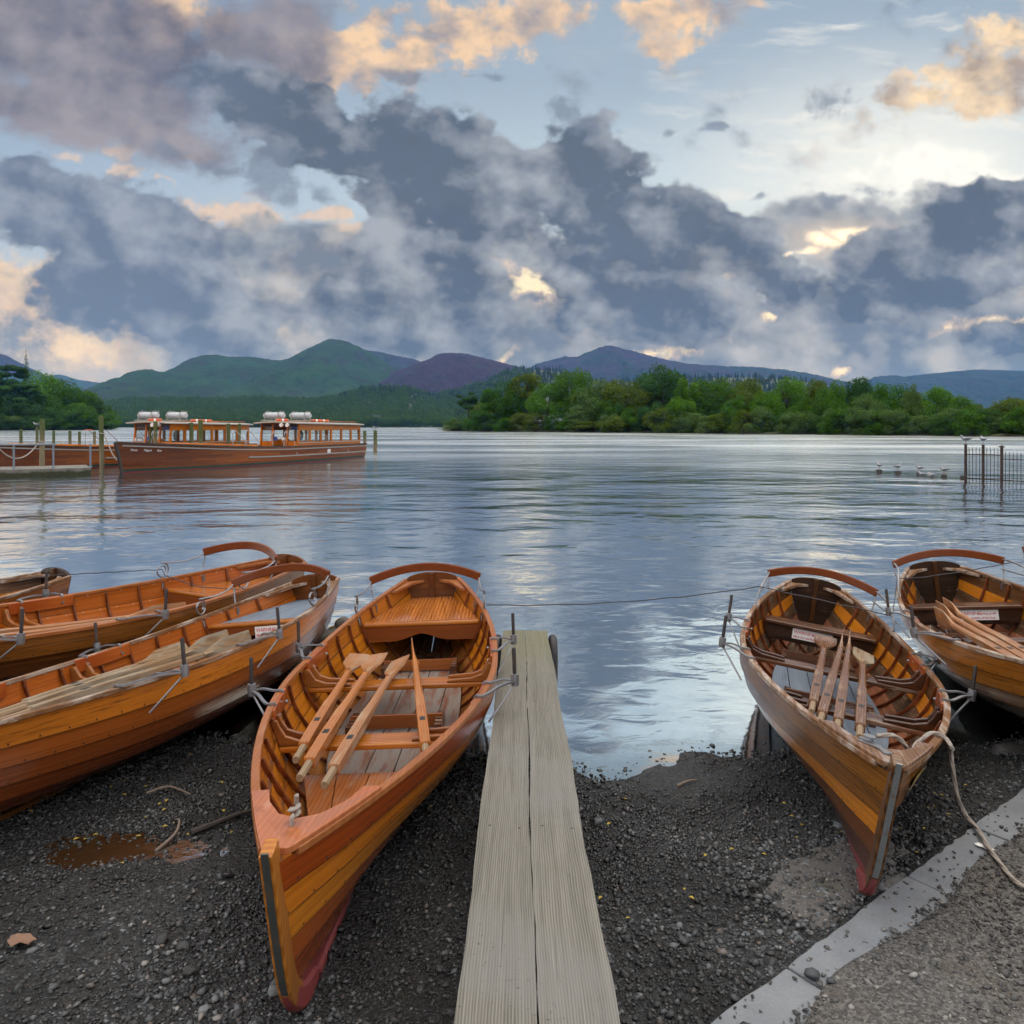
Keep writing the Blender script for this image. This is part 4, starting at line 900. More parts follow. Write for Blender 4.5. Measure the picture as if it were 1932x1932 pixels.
rope_obj('bow_rope', [W2('R', (4.70, -.03, .665)), W2('R', (4.62, .05, .66)), W2('R', (4.55, .12, .60)), W2('R', (4.42, .16, .50)), W2('R', (4.28, .20, .54)), W2('R', (4.2, .28, .60)), W2('R', (4.17, .345, .585)), W2('R', (4.2, .375, .55)), gr(2.105, 3.75, .505), gr(2.115, 3.75, .41), gr(2.14, 3.755, .275), gr(2.185, 3.76, .178), gr(2.165, 3.63, .175), gr(2.125, 3.50, .177), gr(2.088, 3.33, .177), gr(2.078, 3.18, .178), gr(2.2, 3.0, .178), gr(2.5, 2.85, .178)], .0095, 'weathered grey rope from the kerbside bow down across the kerb and path')
kn = [W2('C', (4.75 + 4.0 * .0035 * math.cos(a), .014 * math.sin(a), .650 + .0035 * a)) for a in [k * .7 for k in range(14)]]
rope_obj('rope_knot', [W2('C', (4.79, 0, .60)), W2('C', (4.79, .005, .66))] + kn + [W2('C', (4.75, .01, .715))], .008, 'short knotted white rope stub through the bow deck of the varnished middle boat')
bt = MB()
for pts in ([(4.66, -.09), (4.74, -.03), (4.86, -.012)], [(4.72, -.10), (4.76, -.04), (4.84, .01)]):
    bt.bar([Vector((x, y, z_gun(x / BL) + .04)) for x, y in pts], .022, .005)
bt.lathe([(.016, 0), (.026, 0), (.026, .006), (.016, .006)], (4.71, -.06, .655), 12)
bt.build('bow_fitting', M['iron'], BO['R'][0])
# painted name plate on the kerbside bow, most of its letters flaked off
pl = MB(); xs_ = [4.47 + .25 * k / 8 for k in range(9)]
def plp(x, v, o): return hullpt(min(.99, x / x_stem(.5)), .79 + .14 * v, 1, .022 + o)
pl.grid([[plp(x, v / 4, 0) for v in range(5)] for x in xs_]); pl.grid([[plp(x, v / 4, -.012) for v in range(5)] for x in xs_], flip=True)
po = pl.build('name_plate', plain('plate_paint', (.34, .22, .05), .6, var=.5, scale=25), BO['R'][0], smooth=True)
fk = MB(); rp = random.Random(4)
for c in range(7):
    x0 = 4.50 + .031 * c; 
    for q in range(2):
        a = rp.uniform(.1, .5); b = a + rp.uniform(.2, .4); w_ = rp.uniform(.004, .012); xx = x0 + rp.uniform(0, .012)
        fk.add([plp(xx, a, .0015), plp(xx + w_, a, .0015), plp(xx + w_ * .8, b, .0015), plp(xx + .001, b, .0015)], [(0, 1, 2, 3)])
fk.build('flaked_lettering', M['white'], po)

# ------------------------------------------------------------------ the wheeled plank jetty
JN, JF = Vector((-.150, .95, .713)), Vector((-.076, 7.0, .222))
JT = (JF - JN).normalized(); JS = Vector((1, -JT.x / JT.y * -1 * -1, 0)); JS = Vector((JT.y, -JT.x, 0)).normalized()
JU = JS.cross(JT); JR = Matrix((JT, -JS, JU)).transposed(); JL = (JF - JN).length
jt = empty('plank_jetty', JN, JR.to_euler(), 'weathered two plank gangway on wheels running from the beach into the lake', 'jetty')
def plank_mat(nm, sd):
    m_, N, bs = mat(nm); P = N.n.new('ShaderNodeTexCoord').outputs['Object']
    D = N.v('ADD', P, N.v('SCALE', N.v('SUBTRACT', N.noise(N.mapping(P, (sd, 0, 0), (0, 0, 0), (1.1, 6, 6)), 1.0, 3, .5, color=True), (.5, .5, .5)), scale=.035))
    Q = N.mapping(D, (sd, sd, 0), (0, 0, 0), (.55, 30, 30))
    g = N.noise(Q, 1.0, 6, .6, .5); rg = N.wave(N.mapping(D, (sd * 2, sd, 0), (0, 0, 0), (.12, 46, 20)), .9, 2.2, 3, .5, .5, 'Y')
    fine = N.noise(N.mapping(P, (0, 0, 0), (0, 0, 0), (4, 160, 160)), 1.0, 4, .6)
    gg = N.add(N.add(N.mul(g, .42), N.mul(rg, .2)), N.mul(fine, .38))
    col = N.ramp(gg, [(.28, (.066, .062, .050)), (.5, (.145, .138, .115)), (.70, (.225, .217, .188))])
    bl = N.noise(P, 1.3, 5, .6); x, y, z = N.sep(P); col = N.mix(N.mul(N.mr(N.noise(P, 2.6, 6, .65), .5, .7), .5), col, (.12, .115, .085))
    col = N.mix(N.mul(N.mr(bl, .5, .7), .45), col, (.19, .19, .185))
    alg = N.mr(N.add(x, N.mul(N.sub(N.noise(P, 3, 5, .6), .5), 2.0)), 3.9, 5.9)
    col = N.mix(N.mul(alg, .55), col, (.155, .155, .075))
    dirt = N.mr(N.add(N.noise(P, 55, 5, .7), N.mul(N.sub(N.noise(P, 3.0, 3, .5), .5), .25)), .64, .70); col = N.mix(N.mul(dirt, .75), col, (.03, .025, .018))
    crack = N.mul(N.mr(N.noise(N.mapping(P, (sd, 3, 0), (0, 0, 0), (.5, 60, 9)), 1.0, 2.0, .5), .70, .76), .9)
    col = N.mix(N.mul(crack, .8), col, (.03, .025, .02))
    setp(N, bs, col=col, rough=.75, normal=N.bump(N.sub(gg, crack), .55, .005), spec=.3); return m_
for q, y0 in enumerate((-.0985, -.2945)):
    mb = MB(); rj = random.Random(q); nn = 60
    for i in range(nn): pass
    L_ = [(JL * i / nn, y0 + .0965 + rj.uniform(-.0018, .0018) + .004 * math.sin(i * .35 + q), 0) for i in range(nn + 1)]
    R2 = [(JL * i / nn + (0 if i < nn else -.01 * q), y0 - .0965 + rj.uniform(-.0025, .0025) + .004 * math.sin(i * .35 + q + .4), 0) for i in range(nn + 1)]
    mb.prism([Vector(p) - Vector((0, 0, .048)) for p in L_ + R2[::-1]], (0, 0, .048)); mb.mat = 1
    for x in (.35, 2.0, 3.7, 5.4, 5.98):
        for y in (.055, -.055): mb.lathe([(.0055, -.001), (.005, .0012), (.001, .0016)], (x + y * .2 + rj.uniform(-.02, .02), y0 + y, .0), 8)
    mb.build('plank', [plank_mat(f'jetty_plank_{q}', 3.1 + q * 4.7), M['darkiron']], jt, bevel=.004)
cb = MB()
for x in (.35, 2.0, 3.7, 5.4): cb.box((x, -.197, -.075), (.09, .36, .05))
cb.build('crossbar', plank_mat('jetty_bearer', 9.0), jt, bevel=.004)
ax_ = MB().tube([(JL - .12, .07, -.22), (JL - .12, -.46, -.22)], .014, 8).build('axle', M['darkiron'], jt, smooth=True)
for y0 in (.05, -.435):
    MB().lathe([(.10, -.036), (.17, -.038), (.196, -.026), (.203, -.012), (.203, .012), (.196, .026), (.17, .038), (.10, .036)], (JL - .12, y0, -.22), 28, Matrix.Rotation(PI / 2, 3, 'X')).build('wheel', M['black'], jt, smooth=True)
lg = MB()
for y0 in (-.04, -.35): lg.box((JL - .12, y0, -.13), (.03, .03, .16))
lg.build('axle_bracket', M['darkiron'], jt)
tl = MB()
for y0 in (-.06, -.33): lg2 = tl.box((.5, y0, -.32), (.05, .05, .50))
tl.build('trestle_leg', plank_mat('jetty_trestle', 11.0), jt, bevel=.004)

# ------------------------------------------------------------------ loose stones, leaves, sticks
def ico(sub):
    bm = bmesh.new(); bmesh.ops.create_icosphere(bm, subdivisions=sub, radius=1.0)
    V = np.array([v.co[:] for v in bm.verts]); F = np.array([[v.index for v in f.verts] for f in bm.faces]); bm.free(); return V, F
def scatter(name, pts, r, m_, sub=1, flat=(.35, .75), sink=.25, seed=1, zoff=None):
    g = np.random.default_rng(seed); V, F = ico(sub); n = len(pts); nv = len(V)
    var = [V * (1 + .22 * g.standard_normal((nv, 1))).clip(.6, 1.5) for _ in range(8)]
    k = g.integers(0, 8, n); base = np.stack(var)[k]                       # n,nv,3
    sc_ = np.stack([r * g.uniform(.8, 1.4, n), r * g.uniform(.7, 1.1, n), r * g.uniform(*flat, n)], -1)
    base = base * sc_[:, None]
    a = g.uniform(0, 2 * PI, n); ca, sa = np.cos(a)[:, None], np.sin(a)[:, None]; tl_ = g.normal(0, .25, n)[:, None]
    z = base[..., 2] + tl_ * base[..., 0]
    P = np.stack([base[..., 0] * ca - base[..., 1] * sa, base[..., 0] * sa + base[..., 1] * ca, z], -1)
    P += pts[:, None]; P[..., 2] += (sc_[:, 2] * (1 - 2 * sink))[:, None]
    FF = (F[None] + (np.arange(n) * nv)[:, None, None]).reshape(-1, 3)
    tone = np.repeat(g.uniform(0, 1, n), len(F))
    o = np_mesh(name, P.reshape(-1, 3), FF, m_, smooth=True, attr={'tone': ('FACE', tone)}); o['kind'] = 'stuff'; return o
def pebble_mat(name, stops, rough=.6):
    m_, N, bs = mat(name); at = N.n.new('ShaderNodeAttribute'); at.attribute_name = 'tone'
    P = N.n.new('ShaderNodeTexCoord').outputs['Object']; z = N.sep(P)[2]
    col = N.ramp(at.outputs['Fac'], stops); n = N.noise(P, 90, 4, .6)
    col = N.mix(.3, col, N.mix(n, (.012, .012, .012), (.12, .122, .12)))
    wet = N.mr(N.add(z, N.mul(N.sub(N.noise(P, 1.4, 5, .6), .5), .16)), .14, .04)
    col = N.mix(N.mul(wet, .6), col, N.mix(.75, col, (.012, .012, .012)))
    tn = N.mr(N.noise(P, 1.15, 4, .55), .34, .66, .38, 1.3); col = N.v('MULTIPLY', col, N.xyz(tn, tn, tn))
    setp(N, bs, col=col, rough=N.add(rough, N.mul(wet, -.38)), spec=.4, normal=N.bump(n, .3, .003)); return m_
GREY = [(0, (.010, .0105, .011)), (.4, (.022, .024, .025)), (.62, (.050, .056, .060)), (.80, (.10, .112, .12)), (.92, (.19, .205, .21)), (.97, (.10, .07, .05)), (1, (.30, .295, .28))]
M['pebble'] = pebble_mat('pebble_stone', GREY)
def beach_pts(n, seed, x0=-3.6, x1=3.4, y0=1.75, y1=5.3, dens=True):
    g = np.random.default_rng(seed); x = g.uniform(x0, x1, n); y = g.uniform(y0, y1, n)
    wl = np.interp(x, WLx, WLy); off = (x - K0.x) * KN.x + (y - K0.y) * KN.y
    keep = (y < wl + .12 + g.exponential(.10, n)) & (off < -.02) & (np.abs(x) < y * .75 + .3)
    if dens: keep &= (fbm2(x * 1.1 + 3, y * 1.1, 21, 4) + g.uniform(-.75, .75, n)) > -.05
    x, y = x[keep], y[keep]; return np.stack([x, y, beach_z(x, y)], -1)
p_ = beach_pts(125000, 2); gq = np.random.default_rng(8)
scatter('pebbles', p_, np.clip(gq.lognormal(math.log(.0062), .42, len(p_)), .003, .018), M['pebble'], 1, seed=3)
p_ = beach_pts(900, 5)
scatter('larger_pebbles', p_, np.clip(gq.lognormal(math.log(.014), .3, len(p_)), .010, .028), M['pebble'], 2, seed=4)
# worn concrete lump with stones set in it, under the kerbside bow
def lump():
    c = Vector((1.42, 3.42)); nx, ny = 70, 70; V = []; 
    X, Y = np.meshgrid(np.linspace(.85, 2.2, nx), np.linspace(2.85, 4.15, ny))
    a = (X - 1.42) * KT.x + (Y - 3.42) * KT.y; b = (X - 1.42) * KN.x + (Y - 3.42) * KN.y
    d = 1 - np.sqrt((a / .62) ** 2 + ((b - .03) / .24) ** 2) + .35 * fbm2(X * 5, Y * 5, 31, 4)
    msk = np.clip(d / .25, 0, 1); msk = msk * msk * (3 - 2 * msk)
    Z = beach_z(X, Y) - .03 + msk * (.052 + .006 * fbm2(X * 22, Y * 22, 33, 3))
    i = np.arange(ny - 1)[:, None] * nx + np.arange(nx - 1)[None]
    F = np.stack([i, i + 1, i + nx + 1, i + nx], -1).reshape(-1, 4)
    m_, N, bs = mat('pebbly_concrete'); P = N.n.new('ShaderNodeTexCoord').outputs['Object']
    v = N.voro(P, 48, 'Distance'); c_ = N.sep(N.voro(P, 48, 'Color'))[0]
    col = N.mix(N.mr(v, .42, .25), (.085, .08, .074), N.ramp(c_, [(0, (.07, .07, .072)), (.6, (.15, .148, .15)), (1, (.24, .22, .21))]))
    col = N.mix(N.mul(N.mr(N.noise(P, 3, 5, .6), .55, .7), .5), col, (.05, .06, .035))
    setp(N, bs, col=col, rough=.75, normal=N.bump(N.mr(v, .0, .5, 1, 0), .9, .012))
    o = np_mesh('pebbly_concrete', np.stack([X, Y, Z], -1).reshape(-1, 3), F, m_, smooth=True); o['kind'] = 'structure'
lump()
g5 = np.random.default_rng(44); q5 = np.stack([g5.uniform(-.55, .55, 900), g5.uniform(-.17, .22, 900)], -1)
p5 = np.stack([1.42 + KT.x * q5[:, 0] + KN.x * q5[:, 1], 3.42 + KT.y * q5[:, 0] + KN.y * q5[:, 1]], -1); p5 = np.concatenate([p5, (beach_z(p5[:, 0], p5[:, 1]) + .018)[:, None]], 1)
scatter('embedded_pebbles', p5, np.clip(g5.lognormal(math.log(.010), .3, 900), .006, .018), M['pebble'], 1, seed=45, sink=.4)
# grit on the path and kerb
g_ = np.random.default_rng(14); n_ = 9000
a_ = g_.uniform(-.7, 3.6, n_); b_ = np.abs(g_.normal(0, 1.0, n_)) * .5 + .0; keep = (b_ > .14) | (g_.uniform(0, 1, n_) < .10); a_, b_ = a_[keep], b_[keep]
pts = np.stack([K0.x + KT.x * a_ + KN.x * b_, K0.y + KT.y * a_ + KN.y * b_, np.where(b_ < .17, .156, .163)], -1)
M['grit'] = pebble_mat('path_grit_stone', [(0, (.025, .025, .026)), (.5, (.06, .059, .057)), (.8, (.12, .118, .11)), (1, (.26, .25, .23))])
scatter('path_grit', pts, np.clip(g_.lognormal(math.log(.0048), .45, len(pts)), .0025, .016), M['grit'], 1, seed=15, sink=.2)
# leaf litter
lf = MB(); rl_ = random.Random(12)
for k in range(78):
    if k < 40: x, y = rl_.gauss(-1.75, .55), rl_.gauss(4.15, .28)
    elif k < 62: q = kp(rl_.uniform(.9, 2.6), rl_.uniform(-.35, -.02), 0); x, y = q.x, q.y
    else: x, y = rl_.uniform(.35, 1.6), rl_.uniform(3.0, 4.4)
    if (Vector((x, y, 0)) - K0).dot(KN) > -.01: continue
    z = beach_h(x, y) + .013; a = rl_.uniform(0, 6.28); s_ = rl_.uniform(.007, .016)
    d = Vector((math.cos(a), math.sin(a), 0)); e = Vector((-d.y, d.x, 0)); c = Vector((x, y, z))
    up_ = Vector((0, 0, s_ * .35))
    lf.add([c - d * s_, c - e * s_ * .6 + up_, c + d * s_ * 1.1, c + e * s_ * .6 + up_, c], [(0, 1, 4), (1, 2, 4), (2, 3, 4), (3, 0, 4)])
o = lf.build('fallen_leaves', plain('yellow_leaf', (.34, .25, .03), .7, var=.5, scale=9)); o['kind'] = 'stuff'
bark = plain('driftwood_bark', (.035, .026, .022), .7, var=.5, scale=25, bump=.4); pale = plain('pale_twig', (.17, .13, .1), .75, var=.4, scale=25, bump=.3)
def stick(pts, r, m_, label):
    P_ = smooth_path([Vector((x, y, beach_h(x, y) + r * .9 + dz_)) for x, y, dz_ in pts], 4)
    o = MB().tube(P_, r, 7, scales=[1 - .55 * i / (len(P_) - 1) for i in range(len(P_))]).build('stick', m_, smooth=True)
    tag(o, label, 'stick', 'sticks on the beach')
stick([(-1.56, 3.80, .0), (-1.46, 3.88, .01), (-1.36, 3.99, .01), (-1.25, 4.06, .0)], .016, bark, 'thick dark stick on the beach close to the middle boat')
stick([(-1.67, 3.66, .0), (-1.63, 3.78, .012), (-1.66, 3.9, .012), (-1.70, 3.95, .0)], .009, pale, 'curved pale twig beside the puddle and the thick dark stick')
stick([(-2.24, 2.72, .0), (-2.14, 2.86, .01), (-2.05, 3.02, .0)], .008, pale, 'thin pale twig at the left edge in front of the brown leaf')
stick([(-2.0, 4.28, .0), (-1.9, 4.33, .014), (-1.76, 4.28, .0)], .009, pale, 'bent grey twig among yellow leaves below the grey seated boat')
stick([(.93, 4.40, .0), (1.0, 4.45, .006), (1.06, 4.48, .0)], .010, pale, 'short flat piece of driftwood at the water edge right of the jetty')
bl_ = MB(); c = Vector((-1.84, 2.93, beach_h(-1.84, 2.93) + .02)); rb = random.Random(3)
ring = [c + Vector((math.cos(t) * (.055 + rb.uniform(-.014, .014)), math.sin(t) * (.03 + rb.uniform(-.009, .009)), rb.uniform(-.008, .012))) for t in [2 * PI * k / 14 for k in range(14)]]
bl_.add(ring + [c], [(k, (k + 1) % 14, 14) for k in range(14)]); bl_.add([p - Vector((0, 0, .002)) for p in ring + [c]], [((k + 1) % 14, k, 14) for k in range(14)])
tag(bl_.build('dead_leaf', plain('brown_leaf', (.2, .115, .075), .75, var=.3, scale=30, bump=.4), smooth='all'), 'curled brown dead leaf on pebbles near the left edge', 'leaf')
V_, F_ = ico(3); rs = np.random.default_rng(5); V_ = V_ * (1 + .16 * fbm2(V_[:, 0] * 1.6 + 4, V_[:, 1] * 1.6 + V_[:, 2] * 2, 8, 3))[:, None]
o = np_mesh('stone', V_ * [.16, .11, .075] + [3.10, 4.78, .03], F_, plain('wet_boulder', (.045, .04, .04), .35, var=.4, scale=12, bump=.4), smooth=True); tag(o, 'dark wet boulder at the water edge by the right side of the view', 'stone')
for i_, (a_, b_, r_) in enumerate(((.46, .09, .022), (.485, .145, .013))):
    o = np_mesh('stone', V_ * [r_ * 1.2, r_, r_ * .7] + np.array(kp(a_ + .0, b_, .158 + r_ * .5)), F_, plain('dark_stone', (.04, .045, .05), .6, var=.3, scale=30), smooth=True); tag(o, ['larger dark pebble lying on the kerb beside the red bow foot', 'smaller dark pebble lying on the kerb beside a larger one'][i_], 'stone')
# splash of white paint on the kerb
c = kp(1.83, .115, .1625); rb = random.Random(9)
o = MB().add([c + KT * math.cos(t) * (.022 + rb.uniform(-.012, .010)) + KN * math.sin(t) * (.042 + rb.uniform(-.022, .014)) for t in [2 * PI * k / 16 for k in range(16)]], [tuple(range(16))]).build('paint_splash', M['white']); tag(o, 'small splash of white paint on the kerb', 'paint mark')
# puddle water
pm, N, bs = mat('puddle_water'); N.n.remove(bs); P = N.n.new('ShaderNodeTexCoord').outputs['Object']
gl_ = N.n.new('ShaderNodeBsdfGlossy'); gl_.inputs['Roughness'].default_value = .12; N.put(gl_.inputs['Normal'], N.bump(N.noise(N.mapping(P, (0, 0, 0), (0, 0, .5), (8, 22, 8)), 1.0, 4, .6), .22, .02)); N.put(gl_.inputs['Color'], (.8, .82, .85))
tr_ = N.n.new('ShaderNodeBsdfDiffuse'); N.put(tr_.inputs['Color'], (.05, .032, .013)); lw_ = N.n.new('ShaderNodeLayerWeight'); lw_.inputs[0].default_value = .5
mx_ = N.n.new('ShaderNodeMixShader'); N.put(mx_.inputs[0], N.mr(lw_.outputs['Facing'], .2, .85, .3, .9)); N.l.new(tr_.outputs[0], mx_.inputs[1]); N.l.new(gl_.outputs[0], mx_.inputs[2]); N.l.new(mx_.outputs[0], N.n['Material Output'].inputs[0])
PUD = (-1.84, 3.63)
pz = beach_h(-1.84, 3.63) + .0095
o = MB().add([(PUD[0] + .56 * math.cos(t) * (1 + .18 * math.sin(3 * t + 1)), PUD[1] + .22 * math.sin(t) * (1 + .15 * math.sin(5 * t)), pz) for t in [2 * PI * k / 60 for k in range(60)]], [tuple(range(60))]).build('puddle', pm); o['kind'] = 'structure'

# ------------------------------------------------------------------ birds
def bird(name, loc, yaw, s_, body_m, wing_m, bill_m, leg_m, label, cat, group, legs=True, head='up', headm=None):
    t = empty(name, loc, (0, 0, yaw), label, cat, group); t.scale = (s_, s_, s_)
    zb = .13 if legs else .025
    if head == 'up': P_ = [(-.20, 0, zb + .055), (-.15, 0, zb + .055), (-.08, 0, zb + .05), (0, 0, zb + .05), (.06, 0, zb + .06), (.10, 0, zb + .085), (.118, 0, zb + .118), (.126, 0, zb + .138), (.145, 0, zb + .150), (.165, 0, zb + .145), (.175, 0, zb + .14)]; Sx = [.004, .018, .046, .060, .056, .042, .030, .027, .028, .018, .004]
    else: P_ = [(-.2, 0, zb + .06), (-.14, 0, zb + .05), (-.06, 0, zb + .045), (.02, 0, zb + .05), (.08, 0, zb + .065), (.10, 0, zb + .10), (.085, 0, zb + .13), (.06, 0, zb + .14), (.03, 0, zb + .13), (.015, 0, zb + .125)]; Sx = [.004, .035, .066, .075, .06, .04, .034, .032, .024, .006]
    P_ = smooth_path(P_, 3); k = (len(Sx) - 1) * 3; SS = [float(np.interp(i / 3, range(len(Sx)), Sx)) for i in range(k + 1)]
    MB().tube(P_, 1.0, 10, scales=SS, up=(0, 1, 0)).build('body', body_m, t, smooth=True)
    for sd in (-1, 1):
        w = [(.055, sd * .050, zb + .075), (.02, sd * .062, zb + .07), (-.05, sd * .055, zb + .065), (-.13, sd * .03, zb + .065), (-.235, sd * .008, zb + .072)]
        MB().tube(smooth_path(w, 3), 1.0, 8, scales=[float(np.interp(i / 12, [0, .2, .5, .8, 1], [.012, .030, .032, .018, .003])) for i in range(13)], up=(0, 1, 0)).build('wing', wing_m, t, smooth=True)
        if legs:
            MB().tube([(.005, sd * .018, zb + .01), (.0, sd * .018, .06), (.006, sd * .018, .004), (.035, sd * .022, .003)], .0045, 5).build('leg', leg_m, t, smooth=True)
    hp = Vector(P_[-1]); dr = Vector((1, 0, -.15)) if head == 'up' else Vector((-1, 0, -.1))
    MB().tube([hp - dr * .012, hp + dr * .02, hp + dr * .042], .0075, 6, scales=[1, .8, .2]).build('bill', bill_m, t, smooth=True)
    return t
gw = plain('gull_white', (.36, .37, .39), .7, var=.1); gg_ = plain('gull_grey', (.15, .165, .19), .7, var=.2); gb = plain('gull_bill', (.12, .02, .015), .5); glg = plain('gull_leg', (.2, .03, .02), .5)
db = plain('duck_brown', (.085, .06, .042), .75, var=.6, scale=60, bump=.3); dw = plain('duck_wing', (.06, .045, .035), .75, var=.6, scale=50, bump=.3); dbi = plain('duck_bill', (.2, .13, .03), .5); dp = plain('duck_pale', (.14, .125, .105), .75, var=.5, scale=50, bump=.3)
bird('duck', (-1.74, 6.12, 0), R_(160), 1.75, db, dw, dbi, dbi, 'brown speckled duck resting in the shadow between two boats', 'duck', 'ducks resting between the boats', False, 'tucked')
bird('duck', (-1.62, 7.05, 0), R_(40), 1.6, dp, dw, dbi, dbi, 'paler duck farther out between two boats beside an outrigger', 'duck', 'ducks resting between the boats', False, 'tucked')

# ------------------------------------------------------------------ passenger launches and the landing stage
def launch_hull_mat():
    m_, N, bs = mat('launch_mahogany'); P = N.n.new('ShaderNodeTexCoord').outputs['Object']; x, y, z = N.sep(P)
    g = N.noise(N.mapping(P, (0, 0, 0), (0, 0, 0), (.5, 3, 9)), 1.5, 6, .6)
    pl_ = N.m('FRACT', N.mul(z, 7.5)); fl = N.m('FLOOR', N.mul(z, 7.5)); blk = N.m('FLOOR', N.add(N.mul(x, .28), N.mul(fl, .37)))
    cell = N.n.new('ShaderNodeTexWhiteNoise'); cell.noise_dimensions = '2D'; N.put(cell.inputs['Vector'], N.xyz(fl, blk, 0))
    col = N.ramp(N.add(N.mul(g, .6), N.mul(cell.outputs[0], .4)), [(.2, (.11, .024, .005)), (.5, (.23, .055, .008)), (.8, (.38, .11, .014))])
    col = N.mix(N.mr(pl_, .07, .0), col, (.07, .015, .006))
    fore = N.mr(x, 7.0, .5); col = N.mix(N.mul(fore, .6), col, (.055, .014, .007))
    col = N.mix(N.mr(z, .17, .165), col, (.012, .04, .026)); col = N.mix(N.mr(z, .055, .05), col, (.16, .02, .022))
    setp(N, bs, col=col, rough=.32, coat=.3, coatr=.12, spec=.08); return m_
M['launch'] = launch_hull_mat()
M['teak'] = wood('cabin_teak', (.40, .115, .010), (.62, .22, .022), 'X', coat=.7, rough=.3, wear=.08, grain=.4)
M['teak_up'] = wood('cabin_post_teak', (.36, .10, .010), (.58, .2, .02), 'Z', coat=.7, rough=.3, wear=.08, grain=.4)
M['darkwood'] = plain('cabin_interior', (.025, .015, .011), .5)
M['greyrail'] = plain('grey_rubbing_strip', (.30, .29, .27), .5, var=.2)
M['roofcloth'] = plain('roof_cloth', (.45, .43, .38), .6, var=.1)
M['chrome'] = plain('chrome_tube', (.42, .44, .46), .15, metal=1.0, var=.05)
gm, N, bs = mat('cabin_glass'); N.n.remove(bs); tr_ = N.n.new('ShaderNodeBsdfTransparent'); N.put(tr_.inputs[0], (.95, .97, .97)); gl_ = N.n.new('ShaderNodeBsdfGlossy'); gl_.inputs['Roughness'].default_value = .03
fr_ = N.n.new('ShaderNodeFresnel'); fr_.inputs[0].default_value = 1.5; mx_ = N.n.new('ShaderNodeMixShader'); mx_.inputs[0].default_value = .07; N.l.new(tr_.outputs[0], mx_.inputs[1]); N.l.new(gl_.outputs[0], mx_.inputs[2]); N.l.new(mx_.outputs[0], N.n['Material Output'].inputs[0]); M['glass'] = gm
M['raftwhite'] = plain('raft_canister_white', (.46, .48, .51), .4, var=.06); M['orange'] = plain('lifebuoy_orange', (.55, .09, .02), .5, var=.15); M['bluep'] = plain('blue_notice', (.02, .06, .25), .4)
LL = 18.0
def l_deck(s): return 1.5 * min(1, (1 - (1 - min(1, s / .36)) ** 2.1)) * (1 - .10 * sm(.7, 1, s)) + .04
def l_wl(s): return 1.40 * min(1, (1 - (1 - min(1, s / .42)) ** 1.6)) * (1 - .14 * sm(.7, 1, s)) + .02
def l_sheer(s): return .93 + .42 * (1 - min(1, s / .55)) ** 1.7
def l_pt(s, v, sd, o_=0.0):
    z = -.45 + (l_sheer(s) + .45) * v; w = max(0, min(1, z / l_sheer(s)))
    b = l_wl(s) + (l_deck(s) - l_wl(s)) * w ** 1.2
    if z < 0: b = l_wl(s) * (1 - .5 * (z / -.45) ** 2)
    x = s * LL - (.34 * max(0, z / 1.35) ** 1.1) * (1 - sm(0, .12, s)) + .25 * (1 - s) * (1 if z < 0 else 0) * (-z)
    return Vector((x, sd * (b + o_), z))
